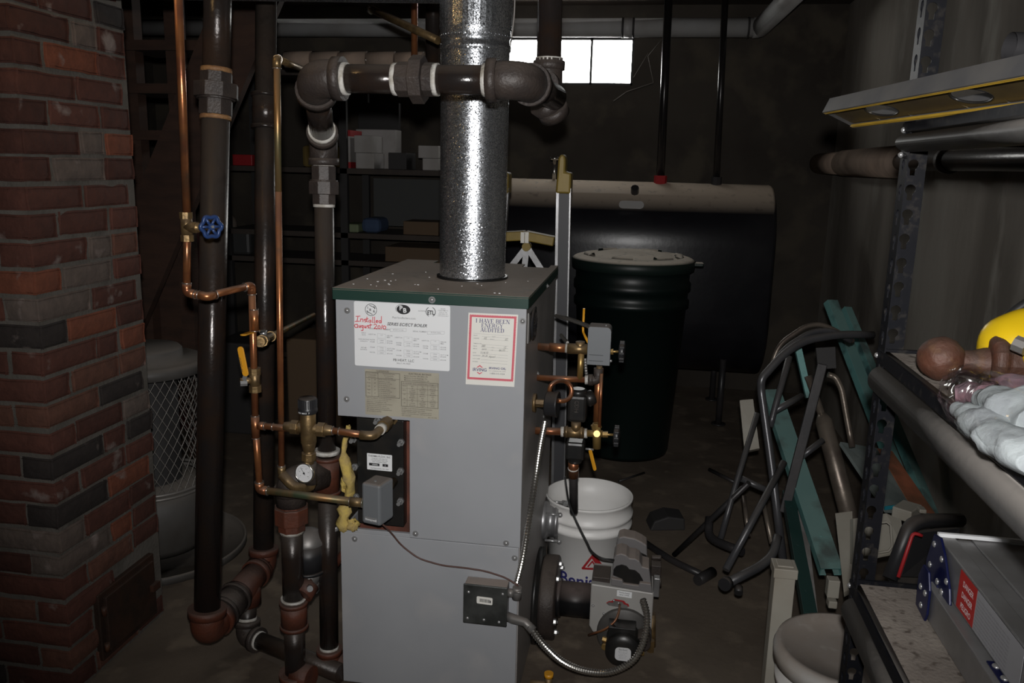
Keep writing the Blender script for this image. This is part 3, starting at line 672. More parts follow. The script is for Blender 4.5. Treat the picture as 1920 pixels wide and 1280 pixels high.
# ================================================================== FLUE PIPE
flue = thing('flue_pipe', 'shiny spangled galvanised flue pipe rising from the boiler top', 'flue pipe', (fx, fy, hz))
ztop = 1.83
j1 = at(885, 75, 2.16).z
fp = MB().lathe([(fr, 0.001), (fr, j1-hz-.012)], (fx, fy, hz), (0, 0, 1), 64)
obj('lower_pipe', fp, m_galv, flue)
fp = MB().lathe([(fr, j1-hz-.02), (fr+.003, j1-hz-.014), (fr+.003, j1-hz-.006), (fr-.001, j1-hz), (fr-.001, j1-hz+.012), (fr+.002, j1-hz+.016), (fr+.001, ztop-hz-.06)], (fx, fy, hz), (0, 0, 1), 64)
jn = obj('crimped_pipe', fp, m_galv, flue)
rb = MB()
for i in range(48):
    a = 2*math.pi*i/48; d = V((math.cos(a), math.sin(a), 0)); rb.ball(V((fx, fy, j1+.018))+d*(fr+.001), .0028, seg=6, rings=4)
obj('bead_row', rb, m_galv, jn)
el = V((fx, fy, ztop-.07)); ce_ = V((fx, fy, 1.92)); end = V((-1.52, 2.03, 1.90))
el1 = fillet([el, ce_, end], .14, 4)
eb = MB(); pp = el1
eb.tube(pp[:7], fr+.004, 40, caps=False, smooth=False)
for q in (1, 2, 3, 4): eb.tube([pp[q]-(pp[q+1]-pp[q]).normalized()*.004, pp[q]+(pp[q+1]-pp[q]).normalized()*.006], fr+.008, 40, caps=False)
obj('elbow', eb, m_galv, flue)
hp = MB(); dd_ = (end-pp[6]).normalized(); hp.tube([pp[6]-dd_*.03, end], fr, 40, caps=False)
for q in (.15, .55): c_ = pp[6].lerp(end, q); hp.tube([c_, c_+dd_*.012], fr+.004, 40, caps=False)
obj('horizontal_pipe', hp, M('dusty_dark_flue', (.05, .05, .052), .5, .5, (.03, .03, .03), 8, .1, dust=.6, dcol=DU), flue)

# ================================================================== IRON PIPE FITTINGS
def ring(a, d, r0, L): # collar
    return (a, a+d*L, r0)
def elbow(root, p0, p1, p2, r, m, R=None, name='elbow', tape=True, tmat=None, k=1.28, band=True, ext=0):
    """cast elbow at p1, between directions to p0 and p2"""
    R = R or r*2.1; a = (p0-p1).normalized(); b = (p2-p1).normalized()
    s_, e_ = p1+a*(R+ext), p1+b*(R+ext)
    mb = MB().tube(fillet([s_, p1, e_], R*.98, 8), r*k, 24)
    if band:
        for q, d in ((s_, a), (e_, b)): mb.cyl(q-d*(r*.55), q+d*(r*.12), r*k*1.14, seg=24)
    o = obj(name, mb, m, root)
    if tape:
        for q, d in ((s_, a), (e_, b)): obj('thread_tape', MB().cyl(q, q+d*(r*.42), r*1.10, r*1.05, seg=20), tmat or m_tape, o)
    return s_, e_
def union(root, c, d, r, m, L=None, nut=1.85, tmat=None, flip=1, en=1.3):
    d = d.normalized()*flip; L = L or r*3.6; c = V(c)
    mb = MB().tube([c-d*L*.5, c-d*L*.1], r*en, 8, smooth=False).tube([c-d*L*.10, c+d*L*.24], r*nut, 8, smooth=False).tube([c+d*L*.2, c+d*L*.5], r*en*.96, 8, smooth=False)
    mb.tube([c-d*L*.14, c-d*L*.05], r*en*1.1, 20)
    o = obj('union', mb, m, root, bev=.0015)
    for s_ in (-1, 1): obj('thread_tape', MB().cyl(c+d*s_*L*.49, c+d*s_*(L*.5+r*.3), r*1.12, seg=20), tmat or m_tape, o)
def coupling(root, c, d, r, m, L, name='coupling', k=1.28, tmat=None):
    d = d.normalized(); mb = MB().cyl(c-d*L/2, c+d*L/2, r*k, seg=24)
    for s_ in (-1, 1): mb.cyl(c+d*s_*(L/2-r*.3), c+d*s_*(L/2+.002), r*k*1.1, seg=24)
    o = obj(name, mb, m, root)
    if tmat: obj('thread_tape', MB().cyl(c-d*(L/2+.008), c+d*(L/2+.008), r*1.12, seg=20), tmat, o)
    return o
def pipe(root, pts, r, m, name='pipe', R=.05):
    return obj(name, MB().tube(fillet([V(p) for p in pts], R, 6) if len(pts) > 2 else [V(p) for p in pts], r, 24), m, root)

# --- riser A (front left) with union and floor elbow
bA = atz(388, 1182, .165); tA = at(408, -12, 2.08); tA = V((tA.x, tA.y, ZC-.0)) if False else at(409, -60, 2.06)
rA = .0345
ra = thing('iron_riser', 'thick black iron riser with a union near its top, nearest the chimney', 'pipe', bA-V((0, 0, .05)))
up1 = (tA-bA).normalized(); uA = at(391, 178, 2.06); uA = bA.lerp(tA, (uA.z-bA.z)/(tA.z-bA.z))
pipe(ra, [bA+up1*.05, uA], rA, m_black); pipe(ra, [uA, tA+up1*.1], rA*.97, m_blackold)
union(ra, uA, up1, rA, m_cast, L=.105, nut=1.62, tmat=m_tapeo, flip=1, en=1.22)
bB = atz(494, 1058, .205); dirAB = (bB-bA).normalized()
elbow(ra, tA, bA, bB, rA, m_castred, R=.062, tape=False)
mid = bA.lerp(bB, .36)
pipe(ra, [bA+dirAB*.04, bA.lerp(bB, .62)], rA, m_cast, 'nipple')
coupling(ra, mid, dirAB, rA, m_cast, .075, k=1.3)
# --- riser B
tB = at(499, -30, 2.45); rB = rw(37, at(497, 500, 2.4))
rb_ = thing('iron_riser', 'darker iron riser behind the first copper line, ending in a floor tee', 'pipe', bB-V((0, 0, .05)))
upB = (tB-bB).normalized(); cB = bB.lerp(tB, (at(495, 210, 2.43).z-bB.z)/(tB.z-bB.z))
pipe(rb_, [bB+upB*.03, tB], rB, m_blackold)
coupling(rb_, cB, upB, rB, m_blackold, .10, k=1.25)
elbow(rb_, tB, bB, bA, rB, m_castred, R=.05, tape=False)
tee = bA.lerp(bB, .68); dn = V((tee.x, tee.y, .055))
mb = MB().tube([tee-dirAB*.06, tee+dirAB*.07], rB*1.3, 24).tube([tee, tee-V((0, 0, .062))], rB*1.28, 24)
for q in (tee-dirAB*.06, tee+dirAB*.065): mb.tube([q-dirAB*.006, q+dirAB*.012], rB*1.45, 24)
obj('tee', mb, m_castred, rb_)
# drop from the tee, elbow at the floor and pipe to the boiler return
rD = .0255
low = thing('return_pipe', 'short iron drop and elbow running along the floor to the boiler', 'pipe', (tee.x, tee.y, 0))
c1t = tee-V((0, 0, .06)); c1 = V((tee.x+.004, tee.y-.02, .036)); c2 = atz(640, 1262, .045)
pipe(low, [c1t, c1], rD, m_black); elbow(low, c1t, c1, c2, rD, m_cast, R=.045, tape=True)
pipe(low, [c1+(c2-c1).normalized()*.05, c2], rD, m_blackold)
# --- C riser + header (one rigid run)
rC = .0245
H1 = at(590, 148, 1.78); H2 = at(980, 150, 1.78); H1.z = H2.z = (H1.z+H2.z)/2
rH = rw(56, H1)
hd = thing('header_pipe', 'black iron header crossing in front of the flue, with elbows and unions', 'pipe', atz(618, 1262, 0))
Cb = at(618, 1262, 1.99); Cb.z = max(Cb.z, .035); Ct = at(606, 262, 2.04); N1 = Ct
dH = (H2-H1).normalized()
N2 = at(1030, 188, 2.02); N2.z = H2.z-.0
# left elbow, nipple, 45 elbow
el_s, el_e = elbow(hd, H2, H1, N1, rH, m_cast, R=.062, k=1.25)
pipe(hd, [H1+(N1-H1).normalized()*.05, N1], rw(44, N1), m_black, 'nipple')
rn = rw(44, N1)
dn45 = (N1-H1).normalized()
mb = MB().tube(fillet([N1-dn45*.035, N1+V((0, 0, 0)), N1-V((0, 0, .06))], .03, 6), rn*1.18, 24).tube([N1-dn45*.045, N1-dn45*.02], rn*1.3, 24).tube([N1-V((0, 0, .045)), N1-V((0, 0, .062))], rn*1.28, 24)
o_ = obj('reducing_elbow', mb, m_cast, hd)
obj('thread_tape', MB().cyl(N1-dn45*.058, N1-dn45*.04, rn*1.14, seg=20), m_tape, o_)
upC = (Ct-Cb).normalized()
def onC(y): # height on riser C for an image row
    q = at(607, y, 2.0); return Cb.lerp(Ct, (q.z-Cb.z)/(Ct.z-Cb.z))
pipe(hd, [N1-V((0, 0, .03)), onC(345)], rC, m_black, 'nipple')
obj('thread_tape', MB().cyl(onC(300), onC(292), rC*1.25), m_tape, hd)
union(hd, onC(348), upC, rC, m_cast, L=.095, nut=1.62, flip=-1)
pipe(hd, [onC(380), onC(860)], rC, m_black, 'riser_pipe')
pipe(hd, [onC(920), Cb+upC*.03], rC*1.04, m_black, 'riser_pipe')
cc_ = onC(892); o_ = coupling(hd, cc_, upC, rC, m_castred, .10, 'red_coupling', k=1.35)
obj('thread_tape', MB().cyl(onC(852), onC(845), rC*1.4), m_tape, o_)
elbow(hd, Ct, Cb, Cb+V((.3, .12, 0)), rC, m_castred, R=.05, tmat=m_tape)
# header run
uH = at(780, 145, 1.78); uH = H1.lerp(H2, (uH.x-H1.x)/(H2.x-H1.x))
pipe(hd, [H1+dH*.05, uH], rH*.94, m_black, 'header_section'); pipe(hd, [uH, H2-dH*.04], rH*.94, m_black, 'header_section')
union(hd, uH, dH, rH*.94, m_cast, L=.080, nut=1.66, flip=1, en=1.2)
N2 = at(1040, 182, 2.03)
elbow(hd, H1, H2, N2, rH, m_cast, R=.07, k=1.22)
d2 = (N2-H2).normalized()
pipe(hd, [H2+d2*.05, N2], rH*.9, m_black, 'nipple')
R2 = at(1022, -60, 2.05); N3 = at(1028, 168, 2.06)
mb = MB().tube(fillet([N3-d2*.04, N3, N3+V((0, 0, .07))], .05, 8), rw(52, N3), 24).tube([N3-d2*.055, N3-d2*.03], rw(62, N3), 24).tube([N3+V((0, 0, .045)), N3+V((0, 0, .065))], rw(60, N3), 24)
mb.tube([N3-V((.02, 0, .03)), N3+V((.012, .03, -.05))], rw(50, N3), 24)
mb.tube([N3+V((.006, .018, -.038)), N3+V((.014, .035, -.056))], rw(60, N3), 24)
o_ = obj('tee', mb, m_cast, hd); obj('thread_tape', MB().cyl(N3+V((0, 0, .065)), N3+V((0, 0, .073)), rw(52, N3)), m_tape, o_)
pipe(hd, [N3+V((0, 0, .03)), V((N3.x-.012, N3.y, ZC))], rw(46, N3), m_black, 'riser_pipe')
# --- D : return with red fittings
De = at(545, 898, 1.925); Db = at(555, 1300, 1.925); Db.z = .012; rDn = rw(40, at(545, 1100, 1.925))
dr = thing('return_pipe', 'iron return pipe with red-brown octagonal union left of the boiler', 'pipe', V((Db.x, Db.y, 0)))
upD = (De-Db).normalized()
def onD(y): q = at(545, y, 1.925); return Db.lerp(De, (q.z-Db.z)/(De.z-Db.z))
Dt = onD(900)
tE = cc_+V((0, 0, .0))
mb = MB().tube(fillet([onD(945), Dt, Dt+(tE-Dt)*.9], .05, 8), rDn*1.35, 24).tube([onD(925), onD(912)], rDn*1.5, 24)
obj('elbow', mb, m_cast, dr)
mb = MB().tube([onD(935), onD(950)], rDn*1.3, 8, smooth=False).tube([onD(948), onD(978)], rDn*1.6, 8, smooth=False).tube([onD(976), onD(992)], rDn*1.3, 8, smooth=False)
o_ = obj('union', mb, m_castred, dr, bev=.002); obj('thread_tape', MB().cyl(onD(990), onD(997), rDn*1.12), m_tape, o_)
pipe(dr, [onD(985), onD(1135)], rDn, m_black); o_ = coupling(dr, onD(1150), upD, rDn, m_castred, .075, 'red_coupling', k=1.22)
obj('thread_tape', MB().cyl(onD(1123), onD(1119), rDn*1.18), m_tape, o_)
pipe(dr, [onD(1165), Db], rDn*.97, m_black)
mb = MB().tube([onD(1262), Db], rDn*1.45, 24).tube([onD(1258), onD(1268)], rDn*1.55, 24); q = V((Db.x, Db.y, .04))
mb.tube([q, q+V((.05, -.01, 0))], rDn*1.2, 24)
obj('floor_tee', mb, m_castred, dr)
# circulator pump tucked behind
pc = at(578, 1035, 1.99)
pm = thing('circulator_pump', 'small black circulator pump half hidden behind the iron pipes', 'pump', pc)
obj('motor_body', MB().cyl(pc+V((0, 0, -.05)), pc+V((0, 0, .03)), .045, seg=24).cyl(pc+V((0, 0, -.052)), pc+V((0, 0, -.044)), .05), m_blackplastic, pm)
obj('motor_cap', MB().lathe([(.046, .03), (.046, .036), (.03, .062), (.012, .07), (0, .07)], pc, (0, 0, 1), 24), m_cond, pm)
obj('volute', MB().cyl(pc+V((0, 0, -.1)), pc+V((0, 0, -.05)), .022, .04).tube([pc+V((0, 0, -.11)), pc+V((0, 0, -.09))], .034, 6, smooth=False), m_cond, pm)
q = at(574, 1108, 1.93); obj('flange', MB().cyl(q+V((.004, .02, .01)), q+V((-.006, -.01, -.008)), .026, seg=20).cyl(q+V((-.05, .0, -.012)), q+V((.01, .02, .01)), .016), m_castred, pm)
obj('bolt', MB().cyl(q+V((.012, -.005, .016)), q+V((.022, -.025, .022)), .008, seg=12), m_screw, pm)
# drain cock near jacket
q = at(640, 985, 2.03); dc = thing('drain_cock', 'small chrome and iron drain cock between riser and boiler', 'valve', q)
obj('body', MB().cyl(q+V((-.015, 0, 0)), q+V((.03, 0, 0)), .009).tube(fillet([q+V((.01, 0, 0)), q+V((.02, 0, -.06)), q+V((-.02, 0, -.12))], .03), .012), m_castred, dc)
obj('chrome_cap', MB().cyl(q+V((-.004, -.01, .0)), q+V((-.012, -.03, .002)), .010, seg=12), m_screw, dc)

# ================================================================== COPPER LINES
rc = .0085
def cu_run(root, pts, r=rc, m=m_copper, R=.018, name='pipe'):
    return obj(name, MB().tube(fillet(pts, R, 5), r, 16), m, root)
def cu_elbow(root, p0, p1, p2, r=rc, m=m_copper):
    a = (p0-p1).normalized(); b = (p2-p1).normalized(); L = .02
    o = obj('elbow', MB().tube(fillet([p1+a*L, p1, p1+b*L], .017, 6), r*1.2, 16), m, root)
    obj('solder_ring', MB().cyl(p1+a*(L+.0025), p1+a*L, r*1.28).cyl(p1+b*(L+.0025), p1+b*L, r*1.28), m_solder, o)
def cu_sock(root, c, d, r=rc, L=.03, m=m_copper, name='coupling'):
    d = d.normalized(); o = obj(name, MB().cyl(c-d*L/2, c+d*L/2, r*1.2, seg=16), m, root)
    obj('solder_ring', MB().cyl(c-d*(L/2+.002), c-d*L/2, r*1.26).cyl(c+d*L/2, c+d*(L/2+.002), r*1.26), m_solder, o)
YV = 1.84
a0 = at(332, -60, 1.66); a1 = at(351, 412, 1.72); a2 = at(350, 548, 1.72); a3 = at(383, 556, 1.72); a4 = at(472, 535, YV); a5 = at(479, 797, YV); a6 = at(487, 918, YV); a7 = at(681, 942, YV)
l1 = thing('copper_supply_line', 'copper line with a blue wheel valve, bending down to the mixing valve', 'pipe', V((a6.x, a6.y, a6.z)))
cu_run(l1, [a0, a1], .0088); cu_run(l1, [a1, a2]); cu_run(l1, [a2, a3]); cu_run(l1, [a3, a4]); cu_run(l1, [a4, a5]); cu_run(l1, [a5, a6]); cu_run(l1, [a6, a7], .0095, m_copperg)
cu_elbow(l1, a1, a2, a3); cu_elbow(l1, a2, a3+V((.008, 0, 0)), a4); cu_elbow(l1, a3, a4, a5); cu_elbow(l1, a5, a6, a7, .0095)
cu_sock(l1, at(477, 600, YV), V((0, 0, 1)), L=.05); cu_sock(l1, at(479, 800, YV), V((0, 0, 1)), L=.055, name='tee')
cu_sock(l1, at(668, 941, YV), a7-a6, .0095, .03, m_brass)
# gate valve
g = at(350, 425, 1.72); gx = V((1, -.05, -.02)).normalized()
gv = obj('gate_valve', MB().cyl(g+V((0, 0, -.026)), g+V((0, 0, .026)), .0125, seg=16).tube([g+V((0, 0, .018)), g+V((0, 0, .032))], .0145, 8, smooth=False).tube([g+V((0, 0, -.032)), g+V((0, 0, -.018))], .0145, 8, smooth=False)
         .tube([g, g+gx*.02, g+gx*.034], [.013, .012, .009], 14).tube([g+gx*.018, g+gx*.026], .0135, 6, smooth=False).cyl(g+gx*.03, g+gx*.058, .0035), m_brass, l1)
wc_ = at(396, 425, 1.70); wd_ = V((1, -.75, .05)).normalized(); u, w = frame(wd_); wm = MB(); wr = .022
wm.tube([wc_+(u*math.cos(i*math.pi/24)+w*math.sin(i*math.pi/24))*(wr*(1+.10*math.cos(i*math.pi/24*6))) for i in range(49)], .0045, 10, caps=False)
for i in range(6):
    a = math.pi/3*i; wm.cyl(wc_-wd_*.003, wc_+(u*math.cos(a)+w*math.sin(a))*wr, .0032)
wm.cyl(wc_-wd_*.006, wc_+wd_*.005, .007)
hw = obj('hand_wheel', wm, m_bluew, gv, label='blue hand wheel'); obj('wheel_nut', MB().tube([wc_+wd_*.005, wc_+wd_*.009], .0035, 6, smooth=False), m_screw, l1)
# ball valve with yellow lever
b0 = at(478, 712, YV)
bv = obj('ball_valve', MB().cyl(b0-V((0, 0, .024)), b0+V((0, 0, .024)), .013).tube([b0-V((0, 0, .03)), b0-V((0, 0, .014))], .0155, 8, smooth=False).tube([b0+V((0, 0, .014)), b0+V((0, 0, .03))], .0155, 8, smooth=False).cyl(b0, b0+V((-.028, -.02, 0)), .008), m_brass, l1)
obj('stem_nut', MB().tube([b0+V((-.012, -.016, -.004)), b0+V((-.026, -.024, -.004))], .0075, 6, smooth=False), m_screw, bv)
def lever(root, p, q, w, sag, name='lever', text=None, th=.004, nrm=V((0, -1, 0))):
    d = (q-p).normalized(); L = (q-p).length; sx = d.cross(nrm).normalized()
    poly = [(w/2*math.cos(a)+0, w/2*math.sin(a)-0) for a in [math.pi+math.pi*i/8 for i in range(9)]]+[(L and w/2*math.cos(a), L+w/2*math.sin(a)) for a in [math.pi*i/8 for i in range(9)]]
    lv = obj(name, MB().prism(poly, p, sx, d, nrm*th), m_yel, root, bev=.001, label='yellow valve lever')
    if text:
        s_ = Sheet(p+nrm*(th+.0003)+d*(L*.06)+sx*(-w*.22), d, sx, 1, nrm); s_.text(text, 0, 0, w*.62, bold=.0, h=.0002)
        obj('printed_text', s_.mb, m_ink, lv)
    return lv
p1, p2 = at(461, 699, YV-.025), at(452, 655, YV-.025)
lever(bv, p1, p2, .0155, 0, text='APOLLO')
obj('lever_arm', MB().beam(b0+V((-.02, -.02, -.004)), p1+V((0, .002, .002)), .010, .003, (1, 0, 0)), m_screw, bv)
# side branch line going back, with its own yellow-lever valve
s0 = at(487, 641, YV+.06); s1 = at(588, 590, 3.1)
l2 = thing('copper_branch_line', 'dusty copper branch running back from the yellow-lever valve', 'pipe', s0)
ds = V((0, 1, 0)); s1 = V((s0.x+.0, 3.3, s0.z)); ss = at(588, 590, 3.1); s1 = ss
ds = (s1-s0).normalized(); cu_run(l2, [s0, s1], .0085, m_copperg)
bv2 = obj('ball_valve', MB().cyl(s0+ds*.0, s0+ds*.17, .0125).cyl(s0+ds*.17, s0+ds*.185, .0145).tube([s0+ds*.03, s0+ds*.06], .016, 8, smooth=False), m_brass, l2)
obj('stem_nut', MB().cyl(s0+ds*.06+V((0, 0, .01)), s0+ds*.06+V((0, 0, .025)), .009), m_screw, bv2)
p1, p2 = at(482, 621, YV+.03), at(457, 629, YV-.06); lever(bv2, p1, p2, .015, 0, nrm=V((0, -.3, 1)).normalized())
obj('lever_arm', MB().beam(p1, s0+ds*.06+V((0, 0, .022)), .012, .003, (1, 0, 0)), m_screw, bv2)
# mixing valve, gauge and second copper line
mv = at(577, 806, YV); mvt = thing('mixing_valve', 'brass thermostatic mixing valve with black knob and round thermometer', 'valve', at(577, 890, YV))
pe = at(737, 816, py); ax0, ax1 = a5+V((0, 0, 0)), V((pe.x, YV, at(725, 819, YV).z))
hx = (ax1-ax0).normalized(); 
cl = obj('inlet_pipe', MB().cyl(ax0+hx*.008, mv-hx*.02, .0085).cyl(ax0+hx*.008, ax0+hx*.024, .0102), m_copper, mvt)
obj('solder_ring', MB().cyl(ax0+hx*.024, ax0+hx*.0262, .0108).cyl(ax0+hx*.045, ax0+hx*.047, .0100), m_solder, cl)
mvb = at(578, 800, YV)
vb = MB().cyl(mvb-V((0, 0, .04)), mvb+V((0, 0, .035)), .019, seg=24).cyl(mvb-V((0, 0, .062)), mvb-V((0, 0, .04)), .0135, .018, seg=24)
vb.cyl(mvb-hx*.034-V((0, 0, .004)), mvb+hx*.034-V((0, 0, .004)), .0125)
for s_ in (-1, 1):
    q = mvb+hx*s_*.034-V((0, 0, .004)); vb.tube([q-hx*.009, q+hx*.009], .0185, 8, smooth=False); vb.tube([q+hx*s_*.009, q+hx*s_*.028], [.0145, .011], 16)
obj('valve_body', vb, m_brass, mvt, bev=.0008)
kb = mvb+V((0, 0, .035)); kn = MB().lathe([(.021, 0), (.0235, .004), (.0235, .012), (.0225, .014), (.0215, .036), (.020, .039), (0, .0395)], kb, (0, 0, 1), 32)
for i in range(28): a = 2*math.pi*i/28; d = V((math.cos(a), math.sin(a), 0)); kn.box(kb+d*.0221+V((0, 0, .025)), (.0016, .0016, .02))
kno = obj('knob', kn, m_blackplastic, mvt)
km = MB()
for tx, a in (('MIN', -.46), ('MAX', .14), ('7', .60)):
    vs, fs = glyphs(tx, .015, 0, 'CENTER'); 
    km.add([kb+V((math.sin(a+v.x*.006/.0238-.1)*.0238, -math.cos(a+v.x*.006/.0238-.1)*.0238, .0035+v.y*.006)) for v in vs], fs)
obj('printed_text', km, m_white, kno)
op = MB().cyl(mvb+hx*.06-V((0, 0, .004)), ax1-hx*.012, .0085); oo = obj('outlet_pipe', op, m_copper, mvt)
obj('solder_ring', MB().cyl(mvb+hx*.062-V((0, 0, .004)), mvb+hx*.0645-V((0, 0, .004)), .0112).cyl(mvb+hx*.078-V((0, 0, .005)), mvb+hx*.080-V((0, 0, .005)), .0105).cyl(ax1-hx*.034, ax1-hx*.032, .0105), m_solder, oo)
ce1 = ax1; pe.z = ce1.z+.002
obj('coil_elbow', MB().tube(fillet([ce1-hx*.034, ce1, pe], .02, 6), .0112, 18).tube([ce1+(pe-ce1)*.45, ce1+(pe-ce1)*.7], .0165, 8, smooth=False).tube([pe+V((0, -.012, 0)), pe], .019, 6, smooth=False), m_brass, mvt)
obj('thread_tape', MB().cyl(ce1+(pe-ce1)*.28, ce1+(pe-ce1)*.42, .0135), m_tape, mvt)
bt = mvb-V((0, 0, .062)); mt = at(579, 862, YV)
obj('outlet_union', MB().tube([bt, mt+V((0, 0, -.01))], .0115, 16).tube([at(579, 848, YV), at(579, 862, YV)], .0185, 8, smooth=False), m_brass, mvt, bev=.001)
te = at(583, 885, YV+.01)
obj('thermometer_tee', MB().cyl(te+V((0, 0, -.03)), te+V((0, 0, .025)), .0145).cyl(te, te+V((-.01, -.03, 0)), .0125), m_cast, mvt)
gc = at(570, 887, YV-.03); gn = V((-.12, -1, .06)).normalized()
go = obj('thermometer', MB().lathe([(0, -.012), (.020, -.012), (.0255, -.006), (.0255, .0), (.0245, .0015), (.0225, .0008), (.0225, -.001), (0, -.001)], gc, gn, 40).cyl(gc-gn*.03, gc-gn*.011, .006), m_steelshiny, mvt)
u2 = V((1, 0, 0)); u2 = (u2-gn*u2.dot(gn)).normalized(); v2 = -(gn.cross(u2)) if gn.cross(u2).z > 0 else gn.cross(u2)
s = Sheet(gc-gn*.0008, u2, v2, 1, gn); s.ell(0, 0, .0222, .0222, h=.0002, n=36); obj('dial_face', s.mb, m_dial, go)
s.mb = MB()
for i in range(33):
    a = math.radians(135+i*270/32); r0 = .0165 if i % 4 else .0150; s.line([(math.cos(a)*r0, math.sin(a)*r0), (math.cos(a)*.0182, math.sin(a)*.0182)], .0004, h=.0006)
for i, tx in enumerate(('40', '80', '120', '160', '200', '240')): a = math.radians(145+i*50); s.text(tx, math.cos(a)*.0125, math.sin(a)*.0125+.0012, .0034, align='CENTER', h=.0006)
s.line([(-.003, -.0042)[::-1] and (.003, .004), (-.0085, -.0125)], .0012, h=.0012); s.ell(0, 0, .0028, .0028, h=.0014, n=16)
obj('dial_marks', s.mb, m_ink, go)
lb = at(560, 918, YV+.01)
c0 = at(518, 102, 1.88); c1_ = at(528, 880, YV+.02)
l3 = thing('copper_hot_water_line', 'long upright copper pipe with greenish stain, from thermometer tee up to an elbow', 'pipe', at(560, 925, YV+.01))
x1 = at(519, 110, 1.88); x2 = at(528, 888, YV+.02); x3 = at(552, 915, YV+.015); x4 = at(583, 912, YV+.01)
mid_ = x1.lerp(x2, .30)
cu_run(l3, [x1, mid_], .0078, m_copperg, name='stained_pipe'); cu_run(l3, [mid_, x2], .0078)
x0 = at(575, 133, 2.5); cu_run(l3, [x1, x0], .0085, m_brass); cu_elbow(l3, x2, x1, x0, .0082, m_brass); cu_elbow(l3, x1, x2, x3, .0082, m_brass)
cu_run(l3, [x2, x3, x4, te+V((0, 0, -.02))], .0125, m_brass, R=.022, name='bottom_elbow')

# --- grey aquastat box on the coil
ba, bb_ = at(679, 893, 1.865), at(737, 905, 1.865)
q0 = at(679, 905, 1.875); q1 = at(721, 975, 1.875)
bw = .053; bxx = at(681, 905, 1.83).x; bz1 = at(679, 906, 1.83).z; bz0 = at(679, 982, 1.83).z
aq = thing('aquastat', 'small grey control box with dusty top, lettered Honeywell, at the coil opening', 'control box', (bxx+bw/2, 1.86, bz0))
aqm = MB().bb((bxx, 1.828, bz0), (bxx+bw, 1.892, bz1))
for v in aqm.v:
    pass
# turn the box a little so that its right side shows
ang = math.radians(-14); cc = V((bxx+bw/2, 1.86, 0))
def rz(p, a=ang, c=cc): p = p-c; return c+V((p.x*math.cos(a)-p.y*math.sin(a), p.x*math.sin(a)+p.y*math.cos(a), p.z))
aqm.v = [rz(v) for v in aqm.v]
obj('cover', aqm, m_grbox, aq, bev=.006)
fn = V((math.sin(ang), -math.cos(ang), 0)); fux = V((math.cos(ang), math.sin(ang), 0))
s = Sheet(rz(V((bxx+.010, 1.8272, bz0+.020))), fux, (0, 0, -1), 1, fn)
pl_ = s.plate(.034, .011, .001, name='name_badge', mat=M('grey_badge', (.3, .3, .3), .4, .3), parent=aq); s.text('Honeywell', .017, .0085, .0075, .015, align='CENTER'); obj('printed_text', s.mb, m_white, pl_)
obj('cover_screw', MB().cyl(rz(V((bxx+bw/2, 1.85, bz1))), rz(V((bxx+bw/2, 1.85, bz1+.002))), .004), m_screw, aq)
obj('bulb_well', MB().cyl(V((bxx+bw/2, 1.88, bz0+.05)), V((bxx+bw/2, py, bz0+.05)), .011), m_brass, aq)
wpts = [at(x, y, Yw) for x, y, Yw in ((718, 983, 1.87), (735, 1000, 1.925), (752, 1022, 1.937), (785, 1047, 1.94), (830, 1060, 1.938), (870, 1064, 1.938), (910, 1070, 1.936), (950, 1083, 1.93), (972, 1098, 1.92))]
tag(obj('thermostat_wire', MB().tube(fillet(wpts, .02), .0022, 8), m_brownw), 'thin brown wire drooping from the grey control box across the jacket', 'wire')

# --- junction box + armoured cables
jy = 1.905
j0, j1_ = at(869, 1093, jy), at(950, 1175, jy)
jb = thing('junction_box', 'square dark metal junction box with a barcode label on the boiler front', 'junction box', ((j0.x+j1_.x)/2, 1.93, j1_.z))
jw = j1_.x-j0.x; jh = j0.z-j1_.z
obj('box_body', MB().bb((j0.x+.002, jy+.003, j1_.z+.002), (j1_.x-.002, BY0-.0005, j0.z-.002)), m_transf, jb, bev=.003)
jf = obj('cover_plate', MB().bb((j0.x, jy-.002, j1_.z), (j1_.x, jy+.003, j0.z)), M('dark_galvanised_cover', (.11, .115, .11), .42, .6, (.055, .058, .055), 18, .15, 60), jb, bev=.003)
for dx, dz in ((.014, -.022), (jw-.012, -.018), (.012, -jh+.014), (jw*.48, -jh+.014), (jw-.02, -jh+.012)):
    obj('cover_screw', MB().lathe([(0, .0025), (.003, .0018), (.004, 0)], V((j0.x+dx, jy-.002, j0.z+dz)), (0, -1, 0), 12), m_screw, jf)
s = Sheet(V((j0.x+jw*.31, jy-.0028, j0.z-jh*.28)), (1, 0, -.03), (0, 0, -1), 1, (0, -1, 0)); lw, lh = jw*.36, jh*.18
lb_ = s.plate(lw, lh, .003, name='barcode_label', mat=m_card, parent=jf)
x = .2
while x < .82: w_ = random.choice((.008, .014, .022)); s.rect(lw*x, lh*.25, lw*(x+w_), lh*.72); x += w_+.014
s.rect(lw*.84, lh*.35, lw*.90, lh*.72); obj('printed_bars', s.mb, m_ink, lb_)
def armour(name, pts, r, label, mat=m_steelshiny, top=None, pitch=.0072):
    P_ = fillet(pts, .06, 8); L = [0]
    for a, b in zip(P_[:-1], P_[1:]): L.append(L[-1]+(b-a).length)
    n = int(L[-1]/pitch)*2; out = []; rr = []; k_ = 0
    for i in range(n+1):
        t_ = L[-1]*i/n
        while k_ < len(L)-2 and L[k_+1] < t_: k_ += 1
        out.append(P_[k_].lerp(P_[k_+1], (t_-L[k_])/max(1e-9, L[k_+1]-L[k_]))); rr.append(r if i % 2 else r*.74)
    o = obj(name, MB().tube(out, rr, 16, smooth=False), mat, top)
    if top is None: tag(o, label, 'cable')
    return o
